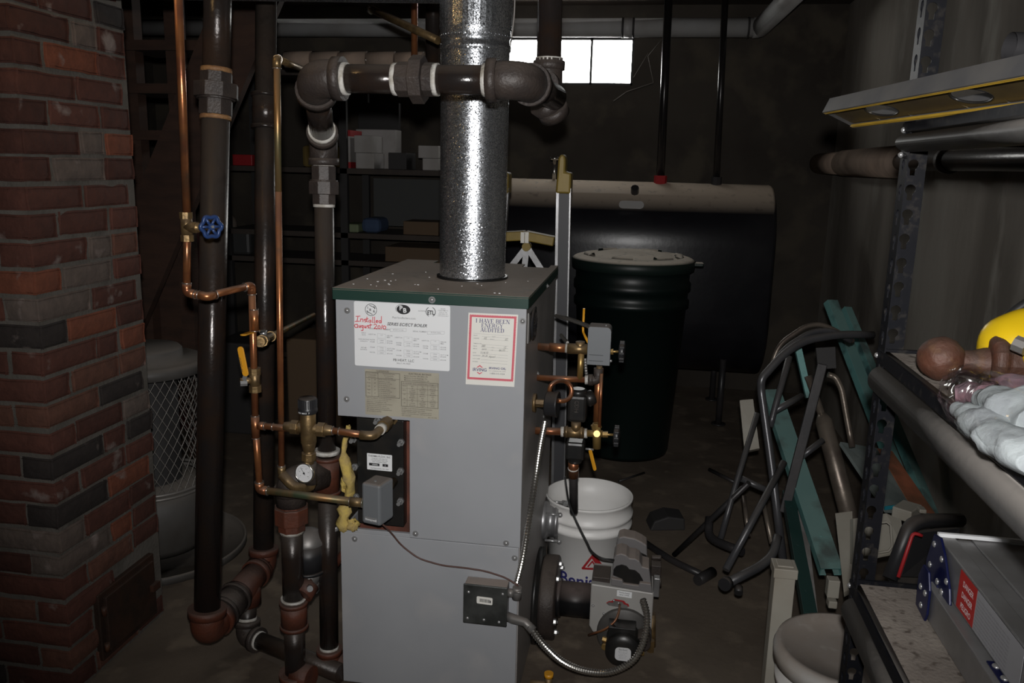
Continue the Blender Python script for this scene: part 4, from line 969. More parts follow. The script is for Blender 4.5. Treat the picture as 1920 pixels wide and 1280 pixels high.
ap = [at(x, y, q) for x, y, q in ((1022, 790, 2.12), (1012, 840, 2.06), (1002, 910, 1.98), (990, 985, 1.935), (980, 1050, 1.925), (969, 1092, 1.925))]
armour('armoured_cable', ap, .0085, 'bright armoured cable running up the boiler corner from the junction box')
ap = [at(x, y, q) for x, y, q in ((972, 1158, 1.925), (992, 1173, 1.90), (1015, 1205, 1.90), (1050, 1240, 1.92), (1095, 1259, 1.95), (1145, 1262, 1.98), (1190, 1240, 2.0), (1211, 1195, 2.03), (1214, 1150, 2.06), (1205, 1122, 2.085))]
armour('armoured_cable', ap, .0095, 'armoured cable looping from the junction box under the burner')
cn = MB(); q = at(966, 1112, 1.925); cn.cyl(V((j1_.x-.002, 1.925, q.z)), V((j1_.x+.012, 1.925, q.z)), .011).tube([q+V((.004, 0, -.014)), q+V((.005, 0, .018))], .012, 14).cyl(q+V((.0, -.012, .01)), q+V((.018, -.012, .01)), .003)
q = at(958, 1156, 1.925); cn.tube([V((j1_.x-.002, 1.925, q.z)), V((j1_.x+.014, 1.92, q.z-.002)), at(985, 1166, 1.91), at(1000, 1182, 1.90)], [.012, .0125, .011, .0115], 16)
obj('cable_connectors', cn, m_cond, jb)

# ================================================================== RIGHT SIDE OF THE BOILER
SX = BX1
# square pressure gauge
ga, gb = atx(993, 640, SX), atx(1012, 600, SX)
gy0, gy1 = 1.972, 2.10; gz0, gz1 = at(990, 652, 1.95).z+.005, at(990, 590, 1.95).z
gg = thing('boiler_gauge', 'square black pressure gauge with dial on the boiler right side, top corner', 'gauge', (SX+.01, (gy0+gy1)/2, gz0))
obj('bezel', MB().bb((SX, gy0, gz0), (SX+.004, gy1, gz1)), m_cond, gg, bev=.001); obj('glass_face', MB().bb((SX+.004, gy0+.004, gz0+.004), (SX+.006, gy1-.004, gz1-.004)), m_blackpl, gg)
gcx = V((SX+.006, (gy0+gy1)/2, (gz0+gz1)/2)); obj('dial', MB().lathe([(0, .002), (.028, .003), (.034, .006), (.040, .003), (.041, 0)], gcx, (1, 0, 0), 36), m_blackplastic, gg)
s = Sheet(gcx+V((.006, 0, 0)), (0, 1, 0), (0, 0, -1), 1, (1, 0, 0))
for i in range(20): a = i*.3; s.line([(math.cos(a)*.022, math.sin(a)*.022), (math.cos(a)*.03, math.sin(a)*.03)], .0012)
s.line([(0, 0), (.012, -.016)], .002); obj('dial_marks', s.mb, m_dial, gg)
# upper control manifold
mY = 2.20
um = thing('control_manifold', 'copper and brass pipework with gauge and valves on the right of the boiler', 'pipework', at(1100, 860, mY))
P = lambda x, y, Y=mY: at(x, y, Y)
q = P(1020, 650); obj('pipe', MB().cyl(V((SX, q.y, q.z)), P(1066, 653), .0105).cyl(P(1030, 650.5), P(1066, 653), .0125), m_copper, um)
obj('thread_tape', MB().cyl(P(1060, 652), P(1065, 652.4), .0135).cyl(P(1097, 712), P(1104, 712), .0125).cyl(P(1117, 706), P(1126, 706), .011).cyl(P(1052, 809), P(1058, 809), .0145).cyl(P(1094, 812), P(1101, 812), .0135), m_tape, um)
obj('brass_tee', MB().cyl(P(1064, 653), P(1106, 655), .0145).cyl(P(1088, 655), P(1088, 640), .0125), m_brass, um)
obj('vertical_pipe', MB().cyl(P(1090, 660), P(1087, 710), .0085), m_brassb, um)
obj('pipe', MB().cyl(V((SX, mY, P(1012, 708).z)), P(1100, 712), .0085), m_copper, um)
obj('elbow', MB().tube(fillet([P(1100, 712), P(1121, 713), P(1122, 690)], .012), .0125, 16).cyl(P(1103, 712), P(1112, 712), .0155), m_cast, um)
obj('pipe', MB().cyl(P(1123, 708), P(1124, 685), .008), m_brass, um)
obj('pipe', MB().cyl(P(1124, 690, mY+.03), P(1119, 790, mY+.03), .011).cyl(P(1128, 700, mY-.012), P(1124, 800, mY-.012), .0045), m_copper, um)
pg = [P(1030, 735, 2.14), P(1032, 722, 2.14), P(1045, 713, 2.15), P(1062, 714, 2.17), P(1073, 728, 2.17), P(1070, 745, 2.16), P(1058, 752, 2.14), P(1046, 751, 2.13)]
obj('pigtail_loop', MB().tube(fillet(pg, .03, 5), .0062, 12), m_copper, um)
g0 = P(1035, 757, 2.13); gd = V((1, -.1, 0)).normalized()
obj('round_gauge', MB().lathe([(0, -.017), (.030, -.017), (.033, -.013), (.033, .010), (.035, .013), (.035, .017), (.031, .017), (0, .014)], g0, gd, 36), m_blackplastic, um, label='round black steam gauge seen edge on')
obj('gauge_stem', MB().tube([V((SX, g0.y, g0.z)), g0-gd*.016], .011, 6, smooth=False).cyl(V((SX, g0.y, g0.z)), V((SX+.008, g0.y, g0.z)), .025), m_brass, um)
cb = P(1083, 762, 2.22)
obj('cutoff_body', MB().box(cb+V((0, 0, 0)), (.052, .06, .075)).cyl(cb+V((0, 0, .03)), cb+V((0, 0, .052)), .026).cyl(cb+V((.02, .0, .02)), cb+V((.045, .01, .03)), .022), m_blackpl, um, bev=.008)
obj('raised_letters', (lambda s_: (s_.text('CDH', 0, 0, .016, .01, align='LEFT', h=.0006), s_.mb)[1])(Sheet(cb+V((-.006, -.0305, .026)), (0, 0, -1), (-1, 0, 0), 1, (0, -1, 0))), m_cast, um)
obj('lower_pipe', MB().cyl(V((SX, mY, P(1020, 808).z)), P(1056, 809), .0105), m_copper, um)
obj('brass_tee', MB().cyl(P(1057, 809), P(1096, 812), .0145).cyl(P(1080, 811), P(1080, 790), .0135).cyl(P(1060, 809), P(1065, 809), .0165).cyl(P(1088, 811), P(1093, 811), .0165), m_brass, um)
obj('cross_fitting', MB().cyl(P(1100, 812), P(1130, 813), .0095).cyl(P(1119, 793), P(1119, 840), .0115).tube([P(1117, 795), P(1119, 803)], .0145, 8, smooth=False).cyl(P(1119, 813), P(1119, 813, mY-.03), .009), m_brassb, um)
obj('upper_valve_stem', MB().cyl(P(1140, 659), P(1163, 659), .0032).tube([P(1143, 659), P(1150, 659)], .008, 6, smooth=False), m_brassb, um)
obj('lower_valve_stem', MB().cyl(P(1128, 814), P(1152, 815), .0032).tube([P(1130, 814), P(1140, 814)], .0085, 6, smooth=False), m_brassb, um)
for (x, y) in ((1166, 659), (1156, 817)):
    c_ = P(x, y); kk = MB().lathe([(0, -.007), (.024, -.007), (.026, -.004), (.026, .005), (.022, .008), (0, .008)], c_, (1, -.08, 0), 24)
    for i in range(10): a = i*.628; kk.box(c_+V((0, math.cos(a), math.sin(a)))*.026, (.013, .006, .006))
    obj('valve_knob', kk, m_blackplastic, um, bev=.001)
lever(um, P(1108, 846, mY-.02), P(1116, 878, mY-.035), .011, 0, nrm=V((-.6, -.8, 0)).normalized()); obj('lever_nut', MB().cyl(P(1098, 841, mY-.02), P(1113, 843, mY-.02), .003), m_screw, um)
cb2 = P(1079, 842, 2.21); obj('lower_body', MB().box(cb2, (.052, .05, .052)).cyl(cb2+V((0, 0, -.025)), cb2+V((0, 0, -.04)), .02), m_blackpl, um, bev=.01)
obj('discharge_pipe', MB().cyl(P(1075, 860, 2.24), P(1076, 958, 2.30), .0125).ball(P(1076, 958, 2.30), .0125), m_darktube, um)
obj('discharge_coupling', MB().cyl(P(1075, 862, 2.24), P(1075.5, 893, 2.255), .0150), m_copper, um)
obj('thread_tape', MB().cyl(P(1075, 859, 2.238), P(1075, 864, 2.24), .0155).cyl(P(1075, 877, 2.246), P(1075, 879, 2.247), .0158), m_tape, um)
rod = [P(1095, 578, 2.3), P(1093, 622, 2.3), P(1103, 642, 2.25)]; obj('orange_rod', MB().tube(fillet(rod, .01), .0035, 10), m_yel, um)
# grey pressure control box on the manifold
pc0, pc1 = P(1103, 612, 2.17), P(1143, 686, 2.17)
pcb = thing('pressure_control', 'grey rounded pressure control box on the brass manifold', 'control box', ((pc0.x+pc1.x)/2, 2.2, pc1.z))
w_, h_ = pc1.x-pc0.x, pc0.z-pc1.z; rr_ = .012
poly = [(0, 0), (w_, 0), (w_, h_-rr_)]+[(w_-rr_+rr_*math.cos(a), h_-rr_+rr_*math.sin(a)) for a in [i*math.pi/16 for i in range(9)]]+[(.004, h_), (0, h_-.004)]
obj('cover', MB().prism(poly, (pc0.x, 2.17, pc1.z), (1, 0, 0), (0, 0, 1), (0, .06, 0)), m_grbox, pcb, bev=.003)
s = Sheet(V((pc0.x+.006, 2.1693, pc1.z+.028)), (1, 0, 0), (0, 0, -1), 1, (0, -1, 0)); [s.line([(x_*.0042, y_), (x_*.0042+.003, y_)], .002) for y_ in (0, .016) for x_ in range(9)]; obj('embossed_text', s.mb, M('dark_embossing', (.07, .075, .08), .6), pcb)
obj('cover_screw', MB().ball(V((pc1.x-.015, 2.19, pc0.z+.001)), .003).ball(V((pc1.x+.002, 2.18, pc1.z+.012)), .004), m_screw, pcb)
armour('armoured_cable', [atx(1043, 592, SX+.01), at(1065, 597, 2.3), at(1106, 612, 2.2)], .0062, 'short armoured cable from boiler side to the pressure control box')
armour('armoured_cable', [at(1052, 628, 2.4), at(1064, 642, 2.25)], .0055, 'stub of armoured cable above the upper brass tee')
armour('armoured_cable', [at(1097, 672, 2.24), at(1099, 700, 2.24), at(1103, 716, 2.26)], .0052, 'armoured cable hanging between the brass tee and iron elbow', mat=m_cond)
# cleanout port on the side
fc = atx(1020, 975, SX); fc.x = SX
cp = thing('inspection_port', 'round grey metal inspection port above the burner flange', 'hatch', (SX+.02, fc.y, fc.z-.06))
obj('port_body', MB().lathe([(.062, 0), (.062, .012), (.050, .016), (.050, .034), (.056, .038), (.056, .048), (0, .052)], fc, (1, 0, 0), 32), m_alum, cp)
for dy, dz in ((-.05, .045), (.05, .045), (-.05, -.045)): obj('wing_bolt', MB().cyl(fc+V((.01, dy, dz)), fc+V((.055, dy, dz)), .004).ball(fc+V((.056, dy, dz)), .008), m_screw, cp)
bk = obj('black_bracket', MB().bb((SX+.055, fc.y+.02, fc.z-.13), (SX+.075, fc.y+.06, fc.z+.05)), m_blackpl, cp, bev=.002)
# ================================================================== BURNER
bc = atx(1012, 1120, SX+.01); bY = bc.y; bZ = at(1070, 1122, bY).z
burn = thing('oil_burner', 'oil burner with black blast tube and grey housing jutting from the boiler', 'burner', (-.02, bY, 0))
fr2 = .128
fb = MB().lathe([(0, 0), (fr2+.02, 0), (fr2+.02, .012), (fr2*.62, .02), (fr2*.62, .03)], (SX, bY, bZ), (1, 0, 0), 40)
obj('mounting_plate', fb, m_blackpl, burn)
fb = MB().lathe([(fr2*.7, 0), (fr2*.98, .002), (fr2*1.0, .010), (fr2, .045), (fr2*.97, .049), (.05, .049)], (SX+.016, bY, bZ), (1, 0, 0), 40)
obj('flange', fb, m_cast, burn)
for a in (.6, 1.3, 2.1, 3.4, 4.2, 5.3):
    q = V((SX+.066, bY+math.cos(a)*fr2*.8, bZ+math.sin(a)*fr2*.8)); obj('flange_bolt', MB().cyl(q-V((.03, 0, 0)), q+V((.012, 0, 0)), .0045).tube([q-V((.004, 0, 0)), q+V((.006, 0, 0))], .009, 6, smooth=False), m_screw, burn)
hx0 = P(1108, 1100, bY-.06).x; hx1 = P(1226, 1110, bY-.06).x
tr = .052
obj('blast_tube', MB().cyl((SX+.06, bY, bZ), (hx0+.01, bY, bZ), tr, seg=40).cyl((SX+.063, bY, bZ), (SX+.078, bY, bZ), tr+.006, seg=40), M('gloss_black_tube', (.012, .012, .013), .28, .2, dust=.9, dcol=(.12, .09, .08)), burn)
fY = bY-.062
z1_ = P(1108, 1094, fY).z; z2_ = P(1226, 1112, fY).z; z0_ = P(1112, 1185, fY).z
hz1 = (z1_+z2_)/2
hc = MB().prism([(hx0, z0_+.02), (hx0+.012, z0_), (hx1-.012, z0_), (hx1, z0_+.03), (hx1, z2_), (hx0, z1_)], (0, fY, 0), (1, 0, 0), (0, 0, 1), (0, .14, 0))
hs = obj('housing', hc, m_burn, burn, bev=.004)
mx_, mz_ = P(1170, 1188, fY).x, P(1172, 1186, fY).z
obj('fan_scroll', MB().lathe([(0, 0), (.078, 0), (.082, .004), (.082, .07), (0, .07)], (mx_, fY-.012, mz_+.0), (0, 1, 0), 40), M('dark_scroll', (.10, .095, .09), .5, .3, (.07, .065, .06), 20), burn)
mo = obj('motor', MB().cyl((mx_+.0, fY-.09, mz_-.008), (mx_+.0, fY-.012, mz_-.008), .052, seg=32).lathe([(0, .012), (.036, .010), (.048, .004), (.052, 0)], (mx_+.0, fY-.09, mz_-.008), (0, -1, 0), 32).box((mx_-.006, fY-.045, mz_+.038), (.08, .05, .035)), m_blackpl, burn, bev=.002)
obj('fuel_pump', MB().cyl((mx_+.055, fY-.06, mz_+.005), (mx_+.055, fY-.012, mz_+.005), .024), m_cast, burn, bev=.002)
obj('pump_bolt', MB().tube([(mx_-.062, fY-.045, mz_-.0), (mx_-.035, fY-.05, mz_-.003)], .008, 6, smooth=False).cyl((mx_-.055, fY-.04, mz_-.022), (mx_-.055, fY-.055, mz_-.022), .009).cyl((mx_+.04, fY-.05, mz_-.03), (mx_+.062, fY-.05, mz_-.03), .007), m_brassb, burn)
s = Sheet(V((mx_-.023, fY-.1025, mz_+.013)), (1, 0, .0), (0, 0, -1), 1, (0, -1, 0))
rl = s.plate(.046, .042, .012, t=.001, name='motor_label', mat=m_dial, parent=mo)
s.text('Beckett', .023, .009, .008, .01, align='CENTER'); 
for i in range(6): s.text(('MODEL AFG  V 115', 'HP 1/7  RPM 3450', 'HZ 60  PH 1', 'THERMALLY PROT', 'AMPS 2.0  CW', 'MADE IN U.S.A.')[i], .023, .014+i*.0042, .0032, align='CENTER')
obj('printed_text', s.mb, m_inkg, rl)
# front cover details
s = Sheet(P(1157, 1106, fY-.0006), (1, 0, -.06), (0, 0, -1), 1, (0, -1, 0)); lw = P(1185, 1110, fY).x-P(1157, 1106, fY).x
wl = s.plate(lw, lw*.43, 0, name='white_label', mat=m_white, parent=hs); s.text('Factory Sealed', lw/2, lw*.16, lw*.12, .01, align='CENTER'); s.text('Serial 110195', lw/2, lw*.32, lw*.12, .01, align='CENTER'); obj('printed_text', s.mb, m_ink, wl)
s = Sheet(P(1158, 1132, fY-.0006), (1, 0, 0), (0, 0, -1), 1, (0, -1, 0)); R = MB(); s.poly([(-.034+.03*0, -.0), (-.026, -.007), (-.018, -.008), (-.012, -.016), (.018, -.013), (.024, -.006), (.032, -.004), (.035, .004), (.026, .006), (-.028, .004)], R); obj('red_gasket', R, m_red, hs)
G = MB(); s.poly([(-.033, .002), (-.026, -.004), (-.014, -.004), (-.009, -.011), (.014, -.009), (.018, -.002), (.028, 0), (.032, .006), (.026, .013), (.010, .010), (-.026, .007)], G, h=.0009); obj('adjusting_band', G, m_cond, hs)
for x, y in ((1151, 1125), (1112, 1135), (1132, 1150), (1143, 1169), (1160, 1130)):
    q = P(x, y, fY); obj('cover_screw', MB().lathe([(0, .004), (.003, .003), (.0042, 0)], q, (0, -1, 0), 10), m_screw, hs)
cpts = [P(1162, 1133, fY-.004), P(1161, 1145, fY-.03), P(1155, 1163, fY-.05), P(1135, 1180, fY-.06), P(1112, 1187, fY-.05), P(1104, 1190, fY-.02)]
obj('copper_oil_tube', MB().tube(fillet(cpts, .03, 5), .0035, 10), m_copper, burn)
# transformer stack
def wavy(x0, y0, x1, y1, ax_, Yc, hN, label=None): pass
def trans(cx_, yb, yt, Yq, wpx, dpt):
    q = P(cx_, yb, Yq); tpz = P(cx_, yt, Yq).z; w2 = rw(wpx, q)
    pr = [(-w2, 0), (-w2, (tpz-q.z)*.55), (-w2*.75, (tpz-q.z)*.9), (-w2*.35, (tpz-q.z)), (0, (tpz-q.z)*.86), (w2*.3, (tpz-q.z)*.8), (w2*.65, (tpz-q.z)*.78), (w2, (tpz-q.z)*.55), (w2, 0)]
    return pr, q
def zpoly(pts, Yq, dep, m_, nm, par=None, bev=.003, off=0):
    W3 = [P(1090+a/4.57, 1000+b/4.57, Yq) for a, b in pts]; o_ = W3[0]
    return obj(nm, MB().prism([((w_-o_).x, (w_-o_).z) for w_ in W3], o_+V((0, off, 0)), (1, 0, 0), (0, 0, 1), (0, dep, 0)), m_, par or burn, bev=bev)
tY = fY+.006
q = P(1193, 1106, fY+.01)
tf = zpoly([(262, 425), (264, 340), (278, 210), (298, 182), (340, 172), (385, 186), (412, 212), (462, 216), (498, 238), (522, 285), (582, 300), (604, 478)], tY, .075, m_transf, 'ignition_transformer')
zpoly([(272, 352), (276, 305), (300, 276), (345, 264), (385, 274), (412, 304), (462, 312), (500, 345), (530, 400), (500, 402), (490, 432), (365, 415), (355, 385)], tY, .004, m_blackpl, 'tar_band', tf, .0, -.0035)
zpoly([(258, 428), (258, 368), (354, 384), (360, 412), (490, 430), (500, 404), (598, 418), (606, 492)], tY, .02, m_transf, 'terminal_strip', tf, .002, -.012)
rl2 = zpoly([(292, 182), (300, 108), (320, 36), (362, 24), (460, 44), (520, 74), (562, 104), (566, 240), (500, 225), (440, 212), (340, 175)], fY+.10, .06, m_transf, 'control_relay', None, .004)
zpoly([(294, 176), (302, 106), (345, 100), (440, 128), (560, 186), (560, 236), (500, 222), (440, 206), (340, 170)], fY+.10, .004, m_blackpl, 'tar_band', rl2, 0, -.0035)
obj('transformer_base', MB().prism([(-.03, 0), (.038, -.006), (.038, .012), (-.03, .014)], q+V((0, -.004, -.008)), (1, 0, 0), (0, 0, 1), (0, .1, 0)), m_blackpl, burn)
obj('rear_chassis', MB().bb((hx0+.002, fY+.02, hz1-.02), (hx0+.055, fY+.10, hz1+.018)), m_cast, burn, bev=.002)
obj('hinge_plate', MB().bb((hx1-.002, fY+.005, hz1-.02), (hx1+.016, fY+.03, hz1+.04)), m_alum, burn, bev=.002)
q = P(1222, 1150, fY+.03); obj('oil_line_fitting', MB().tube([q, P(1222, 1215, fY+.03)], .012, 12).tube([P(1221, 1200, fY), P(1219, 1232, fY)], .011, 6, smooth=False).cyl(P(1219, 1232, fY), P(1217, 1262, fY), .0045), m_brass, burn)
obj('rear_fittings', MB().cyl(P(1222, 1045, fY+.15), P(1240, 1045, fY+.15), .008).box(P(1230, 1065, fY+.12), (.03, .04, .035)).cyl(P(1228, 1090, fY+.1), P(1240, 1090, fY+.1), .014), m_cast, burn, bev=.002)
oil = [P(1217, 1262, fY), P(1217, 1290, fY)]; oil[1].z = .006
tag(obj('oil_line', MB().tube(oil, .0045, 10), m_copper), 'thin copper oil line dropping to the floor below the burner', 'pipe')
cwp = [P(1060, 893, 2.28), P(1064, 925, 2.28), P(1068, 945, 2.28), P(1078, 970, 2.28), P(1090, 995, 2.26), P(1102, 1018, 2.24), P(1108, 1032, 2.22), P(1125, 1046, 2.2), P(1152, 1049, 2.2)]
for dx, dy, lb_ in ((0, 0, 'upper thin dark wire curving from control body down to the burner'), (-1.5, 7, 'lower thin dark wire curving beside its twin down to the burner')):
    pts = [q+V((dx*.001, .008 if dy else 0, -dy*.0009)) for q in cwp]
    tag(obj('control_wire', MB().tube(fillet(pts, .02), .0021, 8), m_cord), lb_, 'wire')
obj_ = MB().tube([at(1024, 1292, 2.0), at(1026, 1276, 2.0)], .012, 8, smooth=False).cyl(at(1016, 1284, 2.0), at(1028, 1310, 2.0), .012)
dv = thing('drain_valve', 'brass drain valve with yellow cap at the foot of the boiler', 'valve', at(1026, 1300, 2.0))
q = at(1029, 1265, 2.02); obj('cap', MB().cyl(q+V((0, 0, -.006)), q+V((0, 0, .006)), .0125), m_yel, dv); obj('body', MB().cyl(q+V((0, 0, -.05)), q+V((0, 0, -.006)), .010).cyl(q+V((-.05, .0, -.03)), q+V((0, 0, -.03)), .009), m_brass, dv)

# ================================================================== BUCKET, CAN, TANK
def lathe_thing(prof, o, seg=48): return MB().lathe(prof, o, (0, 0, 1), seg)
rim = atz(1105, 925, .37); bo_ = V((rim.x, rim.y, 0)); rr = .145
bk = thing('bucket', 'open white plastic bucket with red triangle logo standing behind the burner', 'bucket', bo_)
R0 = rr
prof = [(0, .004), (R0*.84, .004), (R0*.86, 0), (R0*.87, .01), (R0*.935, .27), (R0*.985, .272), (R0*.99, .285), (R0*.945, .29), (R0*.95, .305), (R0*.995, .308), (R0*1.0, .32), (R0*.955, .325), (R0*.96, .36), (R0*.985, .362), (R0*.985, .37), (R0*.955, .37), (R0*.93, .30), (R0*.85, .012), (0, .012)]
obj('pail', lathe_thing(prof, bo_, 64), m_bucket, bk)
def on_bucket(mb_, pts2, cpx, cpy, sc_, mat, name, rad=None):
    """wrap flat artwork (metres, x right, y up) on the pail, centred under pixel cpx,cpy"""
    pass
d0 = ray(1072, 1050); # direction to the logo; intersect with the pail's front
zl = .175; rad = lambda z_: R0*(.87+.065*z_/.27)+.0012
def wrap(pts, fs, a0, zc, name, mat, off=0):
    out = [bo_+V((math.sin(a0+x/R0)*(rad(zc+y)+off), -math.cos(a0+x/R0)*(rad(zc+y)+off), zc+y)) for x, y in pts]
    m_ = MB().add(out, fs); return obj(name, m_, mat, bk)
def hit(px, py_):
    d = ray(px, py_); best = None
    for i in range(4000):
        t_ = 2+i*.0003; p_ = CAM+d*t_
        if (V((p_.x, p_.y))-V((bo_.x, bo_.y))).length < rad(p_.z) and p_.z < .3: return p_
    return CAM+d*2.6
hp_ = hit(1113, 1050); a0_ = math.atan2(hp_.x-bo_.x, -(hp_.y-bo_.y)); 
hb = hit(1050, 1072); ab_ = math.atan2(hb.x-bo_.x, -(hb.y-bo_.y))
def stroke2(pts, w):
    vs = []; fs = []
    for a, b in zip(pts[:-1], pts[1:]):
        A_, B_ = V((*a, 0)), V((*b, 0)); d = (B_-A_).normalized(); n = V((-d.y, d.x, 0))*w/2; e = d*w*.35
        k_ = len(vs); N_ = 4
        for i in range(N_+1):
            c_ = (A_-e).lerp(B_+e, i/N_); vs += [((c_+n).x, (c_+n).y), ((c_-n).x, (c_-n).y)]
        for i in range(N_): fs.append((k_+2*i, k_+2*i+1, k_+2*i+3, k_+2*i+2))
    return vs, fs
av, af = [], []
for pts, w in (([(-.036, -.03), (0, .022), (.036, -.03), (-.036, -.03)], .0075), ([(-.004, .012), (.020, -.022)], .011), ([(-.018, -.022), (-.004, -.004), (.008, -.022)], .005)):
    v_, f_ = stroke2(pts, w); n_ = len(av); av += v_; af += [tuple(i+n_ for i in f) for f in f_]
wrap(av, af, a0_, hp_.z-.0, 'red_triangle_logo', m_red)
gv_, gf_ = glyphs('Benjamin', .02, 0, 'LEFT'); wrap([(v.x*.062, v.y*.062) for v in gv_], gf_, ab_, hb.z-.034, 'printed_text', m_inkn, .0004)

cb_ = atz(1168, 838, 0); can = thing('trash_can', 'tall dark green round trash can with dusty lid in front of the oil tank', 'trash can', cb_)
ch_ = at(1190, 478, cb_.y-.0).z; cR = rw(222, at(1190, 478, cb_.y))
def scl(p_): return [(r*cR, z_) for r, z_ in p_]
H_c = ch_-.03
obj('can_body', lathe_thing(scl([(0, .01), (.72, .01), (.76, 0), (.78, .02), (.93, H_c*.78), (.97, H_c*.785), (.975, H_c*.81), (.94, H_c*.82), (.95, H_c*.86), (.985, H_c*.87), (.985, H_c*.90), (.955, H_c*.91), (.96, H_c), (.99, H_c), (.9, H_c)]), cb_, 56), m_dkgreenpl, can)
lid = MB().lathe(scl([(1.0, H_c-.035), (1.025, H_c-.03), (1.04, H_c+.01), (.98, H_c+.022), (.86, H_c+.032), (.80, H_c+.02), (.62, H_c+.038), (.35, H_c+.052), (.30, H_c+.046), (0, H_c+.05)]), cb_, (0, 0, 1), 56)
lo_ = obj('lid', lid, m_lidd, can)
for a0 in (-.2, .95, 2.0, 3.2, 4.3, 5.2): obj('lid_rib', MB().lathe([(cR*.70, H_c+.030), (cR*.72, H_c+.044), (cR*.82, H_c+.040), (cR*.84, H_c+.026)], cb_, (0, 0, 1), 10, a0=a0, a1=a0+.42, ref=(1, 0, 0)), m_lidd, lo_)
obj('lid_handle', MB().box(cb_+V((cR*1.06, -.03, H_c+.0)), (.06, .06, .018)), m_lidd, can, bev=.006)

ty0 = 4.6; tA_ = at(1440, 357, ty0+.2); tx1 = at(1447, 560, ty0).x; tx0 = tx1-1.72; tz1 = at(1180, 340, ty0+.34).z; tz0 = at(1300, 715, ty0).z; tr_ = .34
tk = thing('oil_tank', 'large black oval fuel oil tank on legs under the window', 'tank', ((tx0+tx1)/2, ty0+tr_, 0))
ob = [(tr_*math.cos(a), tz1-tr_+tr_*math.sin(a)) for a in [math.pi*i/20 for i in range(21)]]+[(tr_*math.cos(a), tz0+tr_+tr_*math.sin(a)) for a in [math.pi+math.pi*i/20 for i in range(21)]]
tm = MB().prism(ob, (tx0, ty0+tr_, 0), (0, 1, 0), (0, 0, 1), (tx1-tx0, 0, 0), smooth=True)
obj('tank_shell', tm, m_tank, tk, bev=.02)
for sx_ in (tx0+.2, tx1-.22):
    for sy_ in (ty0+.08, ty0+.6): obj('leg', MB().cyl((sx_, sy_, 0), (sx_, sy_, tz0+.12), .018).cyl((sx_, sy_, 0), (sx_, sy_, .008), .04), m_darktube, tk)
q = at(1183, 384, ty0+.02); s = Sheet(q+V((-.065, -.004, .022)), (1, 0, 0), (0, 0, -1), 1, (0, -1, 0)); 
s.plate(.135, .042, .02, t=.003, name='oval_plate', mat=M('dull_plate', (.14, .135, .13), .5, .4), parent=tk)
q = at(1190, 362, ty0+.12); obj('fitting', MB().tube([q+V((0, .05, -.02)), q+V((0, .0, .03))], .022, 8, smooth=False), m_darktube, tk)
for x, w_, nm, zz in ((1240, 15, 'filler', 340), (1345, 12, 'vent', 345)):
    b_ = at(x-2, zz, ty0+.30); t_ = at(x+9, 68, ty0+.30); r0 = rw(w_, b_)
    b_.z = tz1-.012
    pp_ = thing(nm+'_pipe', {'filler': 'black filler pipe rising from a red bushing on the oil tank', 'vent': 'thinner black vent pipe at the right end of the oil tank'}[nm], 'pipe', b_)
    obj('pipe', MB().cyl(b_, V((t_.x, t_.y, ZC)), r0), M('glossy_black_pipe', (.02, .018, .018), .25, .3), pp_)
    obj('bushing', MB().tube([b_, b_+V((0, 0, .05))], r0*1.6, 8, smooth=False), m_red if nm == 'filler' else m_darktube, pp_)

# stepladder standing behind the boiler
lx = 3.1
lt = thing('stepladder', 'grey stepladder with gold yellow end castings standing behind the boiler', 'ladder', at(1055, 830, lx))
def vrail(xp_t, xp_b, wpx, name):
    a = at(xp_t, 352, lx); b = at(xp_b, 560, lx); d = (b-a)/(b.z-a.z); f0 = a+d*(0-a.z)
    wv = rw(wpx, a)
    m_ = MB().beam(f0, a, wv*2, .06, (1, 0, 0)); obj(name, m_, M('grey_fibre_rail', (.06, .06, .065), .5, .1), lt)
    obj('rail_edge', MB().beam(f0+V((-wv*.8, -.033, 0)), a+V((-wv*.8, -.033, 0)), wv*.42, .006, (1, 0, 0)).beam(f0+V((wv*1.15, -.02, 0)), a+V((wv*1.15, -.02, 0)), wv*.22, .03, (1, 0, 0)), m_alum, lt)
    t_ = MB().prism([(-wv*1.1, -.02), (wv*1.25, -.02), (wv*1.25, .055), (wv*.3, .058), (wv*.3, .10), (wv*.1, .118), (-wv*.5, .12), (-wv*.85, .105), (-wv*.95, .05)], a+V((0, -.04, 0)), (1, 0, 0), (0, 0, 1), (0, .08, 0))
    obj('end_casting', t_, m_yellowgold, lt, bev=.008); return f0, a
ra0, ra1 = vrail(1057, 1053, 24, 'rail'); la0, la1 = vrail(944, 930, 20, 'rail')
q0, q1 = at(925, 444, lx), at(1040, 452, lx)
arcp = [q0, at(985, 441, lx), q1]
obj('yellow_crossbar', MB().beam(arcp[0], arcp[1], .06, .035, (0, 1, 0)).beam(arcp[1], arcp[2], .06, .035, (0, 1, 0)), m_yellowgold, lt, bev=.004)
obj('bar_clamp', MB().box(at(982, 444, lx), (.014, .066, .04)).box(at(990, 444, lx), (.014, .066, .04)), m_card, lt)
ap_ = at(988, 462, lx)
for x, y in ((958, 500), (1012, 500), (983, 505)): obj('brace', MB().beam(ap_, ap_+(at(x, y, lx)-ap_)*1.6, .022, .006, (1, 0, 0)), m_alum, lt)
obj('brace_hub', MB().cyl(ap_+V((0, -.02, 0)), ap_+V((0, .02, 0)), .016), m_yellowgold, lt)
q = at(1040, 300, ty0+.3); obj('float_gauge', MB().cyl(V((q.x, q.y, tz1-.02)), q, .010).cyl(q, q+V((0, 0, .018)), .026), m_steelshiny, tk)

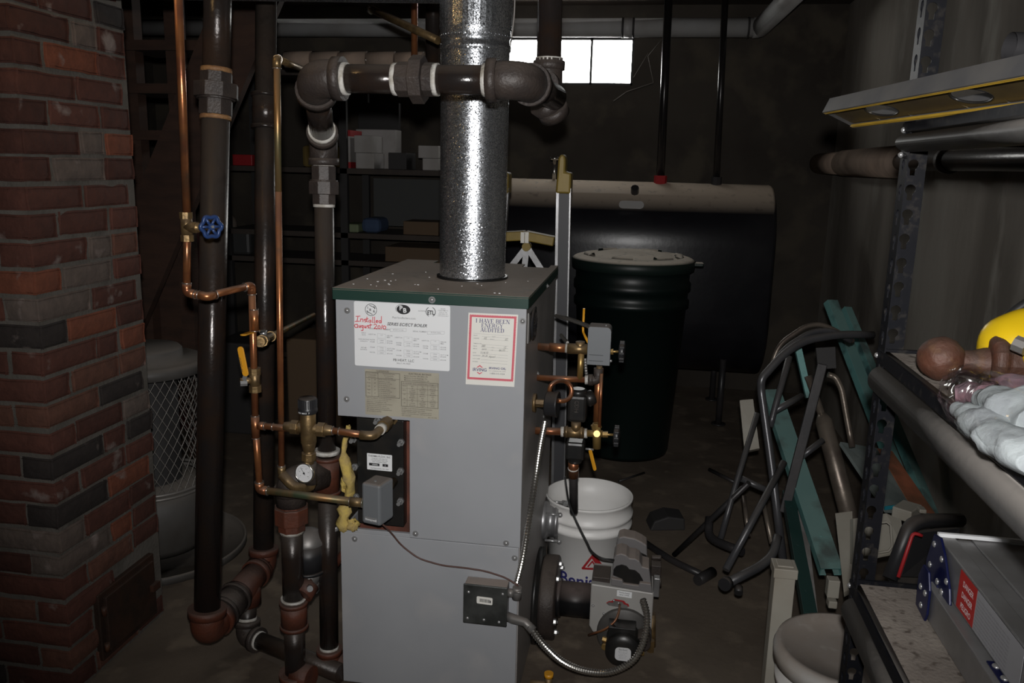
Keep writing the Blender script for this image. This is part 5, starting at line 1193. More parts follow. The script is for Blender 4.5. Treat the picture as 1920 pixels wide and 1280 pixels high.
# ================================================================== OVERHEAD PIPES
py_ = 5.25
a, b, c_ = at(250, 60, py_), at(1425, 52, py_), at(1500, -22, 4.55)
a.z = b.z
pv = thing('drain_pipe', 'long white-grey plastic drain pipe along the back wall above the window', 'pipe', a)
rp = rw(35, b)
obj('pipe', MB().tube([a, b], rp, 24), m_pvc, pv); obj('pipe_angle', MB().tube(fillet([b-V((.03, 0, 0)), b, b+(c_-b)*1.3], .07, 6), rp, 24), m_pvc, pv)
for x0, x1 in ((1166, 1186), (1412, 1424)): obj('coupling', MB().cyl(at(x0, 52, py_)*1, at(x1, 52, py_), rp*1.05, seg=24) if False else MB().cyl(V((at(x0, 52, py_).x, py_, b.z)), V((at(x1, 52, py_).x, py_, b.z)), rp*1.06, seg=24), m_pvc, pv)
for x in (1168, 1188, 1403): obj('joint_band', MB().cyl(V((at(x-2, 52, py_).x, py_, b.z)), V((at(x+2, 52, py_).x, py_, b.z)), rp*1.08, seg=24), m_boxd, pv)
a, b = at(535, 112, 3.6), at(850, 108, 3.6); b.z = a.z
iw = thing('insulated_pipe', 'dusty plaster-covered pipe crossing behind the header', 'pipe', a)
for i in range(6):
    p_, q_ = a.lerp(b, i/6+.004), a.lerp(b, (i+1)/6-.004); obj('insulation_length', MB().cyl(p_, q_, .036, seg=20), m_insul, iw)
obj('pipe', MB().cyl(a-V((.4, 0, 0)), b, .022), m_black, iw)
for q_ in (a-V((.2, 0, 0)), b-V((.02, 0, 0))): obj('hanger', MB().cyl(q_, V((q_.x, q_.y, ZC)), .005), m_black, iw)
wz = atx(1700, 303, 1.05).z
wp_ = thing('wall_pipe', 'pipe along the right wall, wrapped in plaster near the corner', 'pipe', (1.05, 4.6, wz))
wX = 1.035
ya, yb_, yc_ = atx(1532, 305, wX).y, atx(1582, 305, wX).y, atx(1690, 305, wX).y
ya = min(ya, YB-.02); yb_ = min(yb_, ya-.4)
def seg_(y0, y1, r, m_, nm): obj(nm, MB().cyl((wX, y0, wz), (wX, y1, wz), r, seg=24), m_, wp_)
seg_(ya, yb_+.01, .062, m_insul, 'insulation_length'); seg_(yb_-.01, yc_, .068, m_insul, 'insulation_length'); seg_(YB-.001, -.2, .036, m_blackold, 'pipe')
yd = atx(1775, 300, wX).y; seg_(yd+.0, yd-.04, .046, m_cast, 'coupling'); 
def simple_pipe(nm, pts, r, m_, label, cat='pipe', R=.04): tag(obj(nm, MB().tube(fillet([V(p) for p in pts], R), r, 16), m_), label, cat)
simple_pipe('brass_rod', [at(694, 16, 3.0), at(822, 76, 2.75)], .013, m_brass, 'dull brass tube slanting down left of the flue pipe')
tag(obj('conduit_end', MB().cyl(at(692, 16, 3.0), at(697, 20, 2.99), .014), m_steelshiny), 'bright steel cap end on the slanting brass tube', 'pipe end')
simple_pipe('copper_stub', [V((at(777, 40, 2.9).x, 2.9, ZC-.05)), at(777, 108, 2.9)], .011, m_copper, 'copper stub dropping behind the header union')
simple_pipe('black_pipe', [V((at(812, 40, 3.3).x, 3.3, ZC-.05)), at(812, 118, 3.3)], .03, m_blackold, 'black pipe dropping close to the left of the flue')
simple_pipe('hanging_wire', [V((at(957, -60, 2.35).x, 2.35, ZC-.05)), at(950, 108, 2.4)], .0045, m_alum, 'grey armoured wire hanging right beside the flue pipe', 'cable')
simple_pipe('hanging_wire', [V((at(969, -60, 2.4).x, 2.4, ZC-.05)), at(964, 40, 2.4), at(952, 112, 2.4)], .0028, m_wire, 'thin pale wire hanging just right of the armoured one', 'cable')

# ================================================================== LEFT BACKGROUND
SY = 3.3
stp = thing('wooden_stairs', 'old brown wooden stair frame with slanting stringer behind the chimney', 'stairs', at(300, 640, SY))
s0_, s1_ = at(262, 640, SY-.1), at(505, 60, SY-.1)
ds_ = (s1_-s0_).normalized(); up_n = V((-ds_.z, 0, ds_.x)); up_n = up_n if up_n.z > 0 else -up_n
f0 = s0_-ds_*(s0_.z/ds_.z)
top_ = s0_+ds_*((ZC-.01-s0_.z)/ds_.z)
w_st = .24
obj('stringer', MB().beam(f0+up_n*w_st/2+V((0, 0, .02)), top_+up_n*w_st/2-ds_*.12, w_st, .04, up_n), m_wood, stp)
for y in (84, 165, 252, 352):
    p_, q_ = at(225, y, SY), at(352 if y > 100 else 375, y, SY); q_.z = p_.z
    obj('tread', MB().bb((p_.x, SY, p_.z-.02), (q_.x, SY+.26, p_.z+.02)), m_wood, stp)
for x in (262, 342):
    p_ = at(x, 300, SY+.05); obj('post', MB().bb((p_.x-.03, SY+.02, 0), (p_.x+.03, SY+.08, ZC-.002)), m_wood, stp)
obj('side_panel', MB().bb((at(250, 400, SY).x, SY+.09, 0.3), (at(330, 400, SY).x, SY+.11, at(300, 350, SY).z-.02)), m_wood, stp)
for (x0, y0, x1, y1, Yq, mt, lb_, ct) in ((262, 218, 300, 232, SY+.13, m_boxw, 'pale jar on the third stair tread', 'jar'),): pass
# round space heater with wire guard
hb_ = V((-1.72, 2.62, 0))
he = thing('kerosene_heater', 'round grey kerosene heater with wire mesh guard, half hidden by the chimney', 'heater', hb_)
hr = .165
zt_ = at(315, 690, 2.55).z; zg0 = at(330, 925, 2.5).z
obj('drip_tray', lathe_thing([(0, .004), (.30, .004), (.305, .025), (.312, .028), (.315, .02), (.315, 0), (0, 0)], hb_+V((.0, 0, 0)), 48), m_heatgrey, he)
obj('fuel_base', lathe_thing([(0, .03), (.17, .03), (.19, .06), (.19, zg0-.05), (.15, zg0), (0, zg0)], hb_), m_heatgrey, he)
obj('burner_column', lathe_thing([(.10, zg0), (.10, zt_-.02), (0, zt_-.02)], hb_), m_boxd, he)
tpz = zt_
obj('top_cap', lathe_thing([(.20, tpz-.03), (.205, tpz-.028), (.205, tpz+.002), (.19, tpz+.012), (.125, tpz+.012), (.125, tpz+.045), (.115, tpz+.055), (0, tpz+.055)], hb_), m_heatgrey, he)
gm = MB(); gr_ = .195; nH = 14
for k_ in range(2):
    for i in range(40):
        a = 2*math.pi*i/40; pts = []
        for j in range(nH+1):
            aa = a+(1 if k_ else -1)*j*.085*1.0; pts.append(hb_+V((gr_*math.cos(aa), gr_*math.sin(aa), zg0+(zt_-.03-zg0)*j/nH)))
        gm.tube(pts, .0016, 4, caps=False)
for zz in (zg0, zg0-.015): gm.tube([hb_+V((gr_*math.cos(i*.2), gr_*math.sin(i*.2), zz)) for i in range(33)], .006, 8)
obj('wire_guard', gm, m_wire, he)
# storage shelves at the back left
ky = 4.75
kz = [at(740, 318, ky).z, at(740, 440, ky).z, at(740, 492, ky).z, .25]
kx0, kx1 = at(415, 320, ky).x, tx0-.02
ks = thing('storage_shelves', 'dark shelving with boxes far back on the left', 'shelving', ((kx0+kx1)/2, ky+.2, 0))
for i, z_ in enumerate(kz): obj('shelf_board', MB().bb((kx0, ky, z_-.03), (kx1, ky+.42, z_)), m_shelfw, ks)
kxm = at(645, 400, ky).x
for x in (kx0+.02, kxm, kx1-.02):
    for y in (ky+.01, ky+.40): obj('upright', MB().bb((x-.022, y-.01, 0), (x+.022, y+.02, kz[0]+.55)), m_boxd, ks)
obj('shelf_board', MB().bb((kx0, ky, kz[0]+.52), (kx1, ky+.42, kz[0]+.55)), m_shelfw, ks)
obj('back_board', MB().bb((kxm+.05, ky+.40, kz[1]+.02), (kx1, ky+.41, kz[0]-.06)), m_panelg, ks)
def bitem(nm, x0, y0, x1, y1, base, m_, label, cat='box', grp='things on the back shelves', dep=.2, dy=0, bev=.004):
    a_, b_ = at(x0, y1, ky+.03+dy), at(x1, y0, ky+.03+dy); h_ = b_.z-a_.z
    o_ = obj(nm, MB().bb((a_.x, ky+.03+dy, base+.001), (b_.x, ky+.03+dy+dep, base+h_)), m_, bev=bev); return tag(o_, label, cat, grp), base+h_
k0 = kz[0]
o_, _ = bitem('carton', 638, 235, 656, 306, k0, m_boxw, 'tall narrow white carton with red ends on the top back shelf', bev=0)
bb2 = [V(v)+WL[o_.name] for v in [o_.data.vertices[0].co, o_.data.vertices[7].co]]
x0_, x1_ = bb2[0].x, bb2[1].x; zt2 = bb2[1].z
for z_ in (k0+.0, zt2-.035): obj('red_end', MB().bb((x0_-.002, ky+.028, z_+.002), (x1_+.002, ky+.232, z_+.037)), m_red, o_)
_, zz = bitem('carton', 667, 286, 701, 315, k0, m_boxw, 'lower of two small white cartons stacked on the top back shelf')
bitem('carton', 664, 253, 698, 285, zz, m_boxw, 'upper of two small white cartons stacked on the top back shelf')
bitem('carton', 668, 243, 742, 315, k0, m_boxw, 'wide white carton lying behind the two stacked small ones', dep=.12, dy=.23)
bitem('case', 672, 196, 748, 318, k0, m_boxd, 'large dark case at the rear of the top back shelf', 'case', dep=.04, dy=.36)
bitem('tool_case', 728, 285, 762, 316, k0, m_boxd, 'dark tool case right of the white cartons', 'case')
_, zz = bitem('carton', 792, 296, 822, 318, k0, m_boxw, 'lower white carton close to the flue pipe on the top back shelf')
bitem('carton', 784, 266, 822, 289, zz, m_boxw, 'upper white carton close to the flue pipe on the top back shelf')
bitem('can', 436, 288, 472, 308, k0, m_red, 'dark red tin at the left of the top back shelf', 'tin')
bitem('bag', 566, 268, 634, 308, k0, M('mustard_cloth', (.16, .11, .03), .9), 'mustard coloured bag on the top back shelf', 'bag', bev=.02)
k1 = kz[1]
bitem('packet', 641, 426, 672, 441, k1, M('pale_green_pack', (.20, .24, .14), .7), 'pale green and cream packet on the middle back shelf', 'packet', bev=.01)
bitem('cloth', 676, 414, 712, 441, k1, M('blue_cloth', (.05, .08, .15), .9), 'crumpled blue cloth on the middle back shelf', 'cloth', bev=.03)
bitem('carton', 756, 418, 822, 441, k1, m_boxb, 'brown open carton on the middle back shelf')
bitem('plank', 722, 452, 830, 476, kz[2], m_boxb, 'brown board on the lower back shelf', 'board', dep=.3)
q = at(425, 425, 4.3); tag(obj('lamp_bowl', MB().ball(at(424, 420, ky+.12)+V((0, 0, .0)), .07, (1, .8, 1)), M('greyish_bowl', (.16, .13, .11), .6)), 'round greyish-brown bowl on the back shelf behind the blue wheel', 'bowl')
bitem('bin', 400, 500, 470, 545, kz[2], M('dark_grey_bin', (.05, .05, .05), .5), 'dark grey bin with arched handle on the lower back shelf', 'bin', bev=.02)
# items on the floor behind the left pipes
for (x0, y0, x1, y1, Yq, m_, nm, lb_, ct) in ((300, 425, 345, 600, 3.9, M('dark_red_box', (.06, .012, .012), .6), 'crate', 'dark red crate standing below the stringer', 'crate'), (405, 645, 470, 800, 3.9, m_boxd, 'storage_bin', 'black storage bin on the floor behind the iron risers', 'bin'), (540, 640, 640, 780, 4.0, m_boxb, 'crate', 'brown wooden crate on the floor left of the boiler', 'crate')):
    a_, b_ = at(x0, y1, Yq), at(x1, y0, Yq); tag(obj(nm, MB().bb((a_.x, Yq, 0), (b_.x, Yq+.3, b_.z)), m_, bev=.01), lb_, ct)

# ================================================================== RACK SHELVING (right foreground)
PX, PY = .384, 1.40
rack = thing('rack_shelving', 'black slotted steel rack with dusty boards in the right foreground', 'shelving', (PX+.23, .92, 0))
RD, RW = .95, .62   # length towards the camera, width to the right
pw_ = .038; pitch = .0381
def keyhole(n=16, rh=.0078, sl=.0042, drop=.015):
    pts = []
    for i in range(13): a = math.radians(-55+290*i/12); pts.append((rh*math.cos(a), rh*math.sin(a)))
    pts += [(-sl, -drop), (-sl*.7, -drop-.003), (sl*.7, -drop-.003), (sl, -drop)]
    return pts
def strip(mb, o, ux, w, z0, z1, nar=1.0):
    """perforated steel strip, keyhole punched every pitch"""
    o = V(o); ux = V(ux); n = int((z1-z0)/pitch); yt_, yb_ = pitch/2+.004, pitch/2-.004
    rh, sl, dr = .0078, .0040, .0165
    ang = [2*math.pi*i/28 for i in range(28)]+[math.atan2(b, a)%(2*math.pi) for a in (-w/2, w/2) for b in (-(pitch-yb_), yb_)]+[1.5*math.pi+t_ for t_ in (-.2, .2, -.45, .45)]
    ang = sorted(ang)
    inner, outer = [], []
    for t_ in ang:
        c, q_ = math.cos(t_), math.sin(t_); r = rh
        if q_ < 0: r = max(rh, min(sl/max(abs(c), 1e-6), dr/abs(q_)))
        inner.append((c*r, q_*r)); R_ = min((w/2)/max(abs(c), 1e-6), (yb_/q_) if q_ > 1e-6 else ((pitch-yb_)/-q_ if q_ < -1e-6 else 9)); outer.append((c*R_, q_*R_))
    m_ = len(ang)
    for i in range(n):
        zc_ = z0+pitch*i+(pitch-yb_)
        vs = [o+ux*(w/2+x)+V((0, 0, zc_+y)) for x, y in outer+inner]
        mb.add(vs, [(k_, (k_+1) % m_, m_+(k_+1) % m_, m_+k_) for k_ in range(m_)])
for i, (x, y, sx_, sy_) in enumerate(((PX, PY, 1, -1), (PX+RW, PY, -1, -1), (PX, PY-RD, 1, 1), (PX+RW, PY-RD, -1, 1))):
    m_ = MB(); strip(m_, (x, y, 0), (sx_, 0, 0), pw_, .002, 1.98); strip(m_, (x, y, 0), (0, sy_, 0), pw_, .002, 1.98, nar=1.0)
    o_ = obj('post', m_, m_post, rack); sd = o_.modifiers.new('thick', 'SOLIDIFY'); sd.thickness = .0018; sd.offset = 0
def rack_level(zt, k_=1.0):
    bd_ = obj('shelf_board', MB().bb((PX+.012, PY-RD, zt-.014), (PX+RW-.01, PY-.012, zt-.002)), m_board, rack)
    for (a_, b_, sd_) in (((PX-.002, PY-RD), (PX-.002, PY), 'x'), ((PX+RW+.002, PY-RD), (PX+RW+.002, PY), 'x')):
        m_ = MB(); s_ = 1 if a_[0] < PX+.1 else -1
        prof = [(.012*s_, .002), (0, .002), (-.001*s_, -.018*k_), (.004*s_, -.022*k_)]+[(.004*s_-s_*.020*math.sin(t_), (-.044+.022*math.cos(t_))*k_) for t_ in [i*math.pi/14 for i in range(15)]]+[(.012*s_, -.066*k_), (.012*s_, -.012)]
        m_.prism([(x, z_) for x, z_ in prof], (a_[0], a_[1]+.02, zt), (1, 0, 0), (0, 0, 1), (0, RD-.045, 0), smooth=True)
        o_ = obj('side_beam', m_, m_beam, rack)
        obj('black_lip', MB().bb((a_[0]-.0015 if s_ > 0 else a_[0]-.003, a_[1], zt-.017*k_), (a_[0]+.003 if s_ > 0 else a_[0]+.0015, b_[1]-.003, zt+.002)), m_post, o_)
    for y_ in (PY-.001, PY-RD+.001):
        obj('end_beam', MB().bb((PX+.002, y_-.004, zt-.03), (PX+RW-.002, y_+.002, zt+.002)), m_post, rack)
zM = at(1650, 655, PY).z; zL = at(1593, 1085, PY).z; zU = at(1699, 277, PY).z+.034; 
for z_ in (zM, zL, .25): rack_level(z_)
rack_level(zU, .62)
for z_ in (zM, zL, zU):
    for dz in (-.008, -.045):
        obj('rivet', MB().ball((PX-.003, PY-.008, z_+dz), .0045, (1, 1, 1), 10, 6), m_screw, rack)
# spirit level on the top shelf, tipped on its edge along the rack's outer side
zl0 = zU+.028
e0, e1 = V((.292, 1.57, zl0)), V((.371, .964, zl0)); dl = (e1-e0).normalized()
hz_ = V((-dl.y, dl.x, 0)); hz_ = hz_ if hz_.x > 0 else -hz_
ta_ = math.radians(24); sd_ = hz_*math.cos(ta_)-V((0, 0, math.sin(ta_))); UPL = hz_*math.sin(ta_)+V((0, 0, math.cos(ta_)))
lv_ = thing('spirit_level', 'long grey and yellow spirit level lying across the top rack shelf', 'spirit level', e0); LL = 1.2; wl_ = .062; hl_ = .026
m_lvo = M('grey_dusty_level_rail', (.10, .10, .105), .5, .3, (.14, .135, .13), 14, .1, 60, dust=.4, dcol=(.10, .095, .085)); m_lvy = M('yellow_level_paint', (.50, .31, .03), .5, 0, (.4, .25, .03), 20)
for k_ in (0, 1):
    c_ = e0+dl*LL/2+sd_*((.002) if k_ == 0 else wl_-.002)+UPL*hl_/2; obj('rail', MB().box(c_, (.004, LL, hl_), (sd_, dl, UPL)), m_lvo, lv_)
    for q_ in (.0035, .0062): 
        c2_ = e0+dl*LL/2+sd_*(q_ if k_ == 0 else wl_-q_)+UPL*.0015; obj('yellow_edge', MB().box(c2_, (.0012, LL, .004), (sd_, dl, UPL)), m_lvy, lv_)
# web with hand holes
wb_ = MB(); segs = [(0, .05, 0), (.05, .12, 0), (.12, .24, 1), (.24, .40, 0), (.40, .50, 1), (.50, .70, 0), (.7, .82, 1), (.82, 1.2, 0)]
zw = UPL*.008; n_ = 20
for a_, b_, hole in segs:
    P2 = lambda s_, t_: e0+dl*s_+sd_*(.006+(wl_-.012)*t_)+zw
    if not hole: wb_.add([P2(a_, 0), P2(b_, 0), P2(b_, 1), P2(a_, 1)], [(0, 1, 2, 3)])
    else:
        inn = [(.5*(a_+b_)+(b_-a_)*.42*math.cos(6.2832*i/n_), .5+.36*math.sin(6.2832*i/n_)) for i in range(n_)]
        out = []
        for (x, y) in inn:
            dx, dy = (x-.5*(a_+b_))/((b_-a_)/2), (y-.5)/.5; t_ = 1/max(abs(dx), abs(dy)); out.append((.5*(a_+b_)+dx*t_*(b_-a_)/2, .5+dy*t_*.5))
        wb_.add([P2(*p_) for p_ in out+inn], [(i, (i+1) % n_, n_+(i+1) % n_, n_+i) for i in range(n_)])
o_ = obj('web', wb_, M('dull_olive_web', (.085, .06, .022), .5, 0, (.06, .04, .018), 14, .1), lv_); sd2 = o_.modifiers.new('t', 'SOLIDIFY'); sd2.thickness = .002
hole_rims = MB()
for a_, b_, hole in segs:
    if hole: hole_rims.tube([P2(.5*(a_+b_)+(b_-a_)*.43*math.cos(6.2832*i/24), .5+.38*math.sin(6.2832*i/24))-UPL*.001 for i in range(25)], .0018, 6, caps=False)
obj('hand_hole_rim', hole_rims, m_blackpl, lv_)
obj('end_cap', MB().box(e0+dl*.001+sd_*wl_/2+UPL*hl_/2, (wl_*.96, .002, hl_*.92), (sd_, dl, UPL)), m_blackpl, lv_)
q = at(1892, 88, 1.05); tag(obj('metal_spout', MB().tube([q, q+V((.16, .02, -.01))], [.016, .026], 20, caps=False).tube([q+V((.003, 0, 0)), q+V((.16, .02, -.01))], [.0145, .024], 20, caps=False), m_darktube), 'dark open-ended metal spout above the spirit level at the picture edge', 'spout')
# rusty ball-ended fitting
bz_ = zM+.031; bc_ = atz(1764, 672, bz_); rB_ = .0305
ax_ = (V((.95, -.10, 0))).normalized()
sh = MB().ball(bc_, rB_, (1, 1, 1), 40, 24, nz=.04, nsc=30)
sh2 = MB().lathe([(.016, .022), (.0165, .038), (.021, .052), (.0225, .060)], bc_+V((0, 0, -.002)), ax_, 28)
rf = thing('rusty_fitting', 'heavy rusty iron fitting with a ball end on the middle rack shelf', 'iron fitting', bc_-V((0, 0, rB_)))
obj('ball_end', sh, m_rust, rf); obj('neck', sh2, m_rust, rf)
obj('body', MB().lathe([(.0, .056), (.030, .058), (.036, .064), (.036, .074), (.0315, .078), (.0315, .098), (.027, .125), (.026, .26), (0, .26)], bc_+V((0, 0, .002)), ax_, 12, smooth=False), m_rust, rf, bev=.003)
# gloves in clear plastic
gq = atz(1880, 775, zM+.02)
gl = thing('glove_bundle', 'white work gloves wrapped in clear plastic film on the middle rack shelf', 'gloves', gq-V((0, 0, .02)))
def lump(pts, rs, sq=.6, nz_=.006, f=38, seed=0):
    m_ = MB().tube(fillet(pts, .05, 5), None or 1.0, 20); return m_
def blob(pts, rs, flat, seed, n=26, amp=.006):
    P_ = [V(p) for p in pts]; out = []; R_ = []
    for i in range(n+1):
        t_ = i/n*(len(P_)-1); k_ = min(int(t_), len(P_)-2); f_ = t_-k_; f2 = f_*f_*(3-2*f_)
        out.append(P_[k_].lerp(P_[k_+1], f2)); R_.append(rs[k_]*(1-f2)+rs[k_+1]*f2)
    m_ = MB().tube(out, R_, 28)
    for v in m_.v:
        base_ = min(out, key=lambda c: (c-v).length_squared); d_ = v-base_; v.z = base_.z+d_.z*flat
        q_ = noise.noise(v*30+V((seed, 0, 0)))*amp*1.6+noise.noise(v*85+V((0, seed, 0)))*amp*.6
        v += d_.normalized()*q_ if d_.length > 1e-6 else V((0, 0, 0)); v.z = max(v.z, zM+.001)
    return m_
g_ = lambda x, y, z_: atz(x, y, zM+z_)
obj('upper_glove', blob([g_(1850, 745, .03), g_(1880, 755, .034), g_(1915, 775, .036), g_(1965, 800, .036)], [.012, .026, .032, .028], .8, 2), m_glove, gl)
obj('lower_glove', blob([g_(1802, 765, .015), g_(1835, 785, .02), g_(1880, 815, .024), g_(1950, 865, .024)], [.007, .021, .027, .022], .7, 5), m_glove, gl)
obj('cuff', blob([g_(1790, 738, .018), g_(1815, 738, .02), g_(1850, 745, .025)], [.012, .017, .016], .9, 8, amp=.004), m_cuff, gl)
obj('cuff', blob([g_(1850, 718, .035), g_(1890, 722, .04), g_(1960, 740, .04)], [.010, .016, .018], .8, 11, amp=.004), m_cuff, gl)
obj('plastic_film', blob([g_(1788, 720, .022), g_(1820, 745, .028), g_(1870, 775, .036), g_(1960, 820, .038)], [.010, .034, .046, .044], .85, 21, n=60, amp=.007), m_film, gl)
obj('film_tail', blob([g_(1786, 700, .035), g_(1815, 712, .032), g_(1860, 735, .034)], [.008, .016, .012], .9, 31, n=40, amp=.006), m_film, gl)
# yellow tool
yq = at(1935, 640, 1.22)
yt = thing('power_tool', 'yellow plastic power tool body with a black strap on the middle rack shelf', 'power tool', (yq.x, yq.y, zM))
obj('body', MB().ball(V((yq.x, yq.y, zM+.052)), .058, (1.15, .9, .92), 32, 20, nz=.05, nsc=20), m_yellow, yt)
obj('raised_ring', MB().lathe([(.030, 0), (.034, .004), (.030, .010), (.02, .008), (0, .008)], V((yq.x+.0, yq.y-.05, zM+.055)), (0, -1, .15), 28), m_yellow, yt)
obj('bolt', MB().tube([at(1903, 643, 1.14), at(1925, 652, 1.13)], .011, 8, smooth=False), m_cond, yt)
obj('strap', MB().tube(fillet([at(1848, 648, 1.26), at(1868, 612, 1.26), at(1925, 566, 1.26), at(1990, 540, 1.26)], .06, 6), .0075, 12), m_cord, yt)

# ================================================================== LADDER ON THE LOWER RACK SHELF
A0 = at(1757, 1003, 1.33); B0 = at(1745, 1076, 1.33); A1 = at(1868, 1021, 1.33)
xl, xr = A0.x, .625; zt_l = A0.z; zb_l = zL+.002
lad = thing('folding_ladder', 'folded aluminium multi-joint ladder with dark blue brackets on the lower rack shelf', 'ladder', (xl+.06, .9, zb_l))
yf, yn = 1.33, .42
dx_ = .0
m_ = MB().bb((xl, yn, zt_l-.066), (xl+.026, yf, zt_l)); m_.bb((xl+.026, yn, zt_l-.012), (xl+.052, yf, zt_l-.004)).bb((xl+.052, yn, zt_l-.066), (xr, yf, zt_l-.002))
obj('upper_rail', m_, m_alum, lad, bev=.002)
obj('end_strip', MB().bb((xl, yf-.006, zt_l), (xr, yf, zt_l+.006)), m_white, lad)
lx0 = at(1718, 1111, 1.33).x
obj('lower_rail', MB().bb((lx0+.004, yn, zb_l), (lx0+.030, yf-.02, zt_l-.070)).bb((lx0+.03, yn, zb_l), (xr, yf-.02, zt_l-.078)), m_alum, lad, bev=.002)
# blue bracket
bp = [(0, 0), (.0, .05), (.008, .085), (.02, .10), (.045, .108), (.07, .10), (.10, .075), (.108, .05), (.10, .045), (.07, .045), (.055, .03), (.055, 0)]
def ybr(pts, x, y0, z0): return MB().prism([(p_[0], p_[1]) for p_ in pts], (x, y0, z0), (0, -1, 0), (0, 0, 1), (-.004, 0, 0))
br = obj('hinge_bracket', ybr([(0, -.01), (-.006, .06), (.012, .112), (.04, .118), (.065, .1), (.10, .062), (.11, .04), (.09, .035), (.055, .045), (.045, .0)], xl-.001, yf+.012, zb_l+.012), m_blue, lad, bev=.0015, label='dark blue hinge bracket')
br2 = obj('hinge_bracket', ybr([(0, 0), (-.005, .05), (.01, .075), (.035, .075), (.05, .05), (.052, .01), (.045, -.005)], lx0+.003, yf-.005, zb_l+.002), m_blue, lad, bev=.0015, label='dark blue hinge bracket')
for (y_, z_, x_, b_) in ((yf-.008, zt_l-.012, xl-.005, br), (yf-.045, zt_l-.02, xl-.005, br), (yf-.075, zt_l-.042, xl-.005, br), (yf-.04, zt_l-.06, xl-.005, br), (yf-.062, zt_l-.078+.012, xl-.005, br), (yf-.002, zt_l-.05, xl-.005, br), (yf+.0, zt_l-.072, xl-.005, br), (yf-.018, zb_l+.04, lx0-.001, br2), (yf-.04, zb_l+.04, lx0-.001, br2), (yf-.03, zb_l+.014, lx0-.001, br2)):
    obj('rivet', MB().ball((x_, y_, z_), .0052, (.6, 1, 1), 14, 8), m_screw, b_)
q = at(1822, 1218, 1.2); z_ = zt_l-.070
yq_ = at(1815, 1215, 1.05)
br3 = obj('hinge_bracket', MB().bb((lx0+.012, 1.03, z_), (lx0+.032, 1.085, z_+.003)), m_blue, lad, bev=.001, label='dark blue hinge bracket')
for y_ in (1.045, 1.072): obj('rivet', MB().ball((lx0+.020, y_, z_+.003), .006, (1, 1, .6), 14, 8), m_screw, br3)
# red danger sticker on the upper rail's left side
def sx(x, y): p_ = atx(x, y, xl); return p_
y_a, y_b = sx(1802, 1078).y, sx(1832, 1125).y
s = Sheet(V((xl-.0012, y_a, zt_l-.003)), (0, -1, 0), (0, 0, -1), 1, (-1, 0, 0)); L_w = abs(y_a-y_b); 
L_w = max(L_w, .05)
ds1 = s.plate(L_w, .058, .0, name='danger_sticker', mat=m_dangerred, parent=lad, label='red sticker lettered DANGER DANGER PELIGRO')
for i, tx in enumerate(('DANGER', 'DANGER', 'PELIGRO')): s.text(tx, L_w*.55, .019+i*.0165, .0125, bold=.012, align='CENTER', wx=L_w*.7/.047*.82)
obj('printed_text', s.mb, m_white, ds1)
s = Sheet(V((xl-.0012, y_a-L_w-.0005, zt_l-.003)), (0, -1, 0), (0, 0, -1), 1, (-1, 0, 0)); ws = s.plate(.15, .058, 0, name='instruction_sticker', mat=M('greyed_sticker', (.36, .36, .38), .5), parent=lad)
for i in range(9): s.text('Failure to follow instructions on this ladder may result in injury', .004, .010+i*.0055, .0042, bold=.01)
obj('printed_text', s.mb, m_inkg, ws)

# ================================================================== JUNK PILE (right, behind the rack)
m_cap = m_boxd
def jt(nm, pts, wpx, m_, label, cat, R=.05, grp=None, hollow=False):
    """bent tube from pixels with depths: (x, y, Y) or (x, y, 'f') for a point on the floor"""
    P_ = []
    for x, y, q_ in pts: P_.append(atz(x, y, .014) if q_ == 'f' else at(x, y, q_))
    r0 = rw(wpx, P_[len(P_)//2]); out = fillet(P_, R, 6)
    for p_ in out: p_.z = max(p_.z, r0+.001)
    o_ = obj(nm, MB().tube(out, r0, 16, caps=not hollow), m_); return tag(o_, label, cat, grp), out
Q = 2.75
fr_ = thing('exercise_frame', 'tall grey bent-tube exercise machine frame leaning by the rack', 'machine frame', atz(1470, 1062, 0))
def part(nm, pts, wpx, m_, R=.05):
    P_ = [atz(x, y, .014) if q_ == 'f' else at(x, y, q_) for x, y, q_ in pts]; r0 = rw(wpx, P_[len(P_)//2]); out = fillet(P_, R, 6)
    for p_ in out: p_.z = max(p_.z, r0+.001)
    return obj(nm, MB().tube(out, r0, 16), m_, fr_)
part('main_tube', [(1637, 628, 2.9), (1579, 626, 2.85), (1511, 637, 2.8), (1470, 662, 2.75), (1427, 710, 2.7), (1427, 732, 2.7), (1447, 875, 2.62), (1471, 1075, 2.5)], 15, m_greytube, .09)
part('rear_tube', [(1445, 690, 2.9), (1460, 645, 2.92), (1512, 610, 2.95), (1540, 607, 2.97), (1572, 622, 2.98), (1600, 640, 2.98)], 9, m_tan, .08)
part('second_tube', [(1440, 700, 2.82), (1468, 655, 2.84), (1520, 622, 2.9), (1560, 618, 2.92), (1596, 640, 2.92)], 11, m_greytube, .08)
part('inner_tube', [(1480, 668, 2.8), (1452, 768, 2.72), (1444, 800, 2.7)], 12, m_greytube)
part('cross_stub', [(1452, 770, 2.72), (1504, 742, 2.8)], 12, m_greytube); part('cross_stub', [(1500, 858, 2.66), (1543, 825, 2.7)], 12, m_greytube)
obj('black_strut', MB().beam(at(1542, 682, 2.66), at(1470, 961, 2.56), .030, .014, (1, 0, 0)), m_darktube, fr_, bev=.003)
part('leg_tube', [(1470, 866, 2.62), (1361, 1068, 2.35)], 14, m_greytube)
part('foot_tube', [(1361, 1094, 2.3), (1425, 1062, 2.4), (1450, 1040, 2.45), (1458, 1005, 2.5)], 17, m_greytube, .05)
obj('foot_cap', MB().tube([at(1358, 1096, 2.29), at(1364, 1092, 2.31)], .019, 16).cyl(at(1385, 1112, 2.3), at(1385, 1100, 2.32), .012), m_blackplastic, fr_)
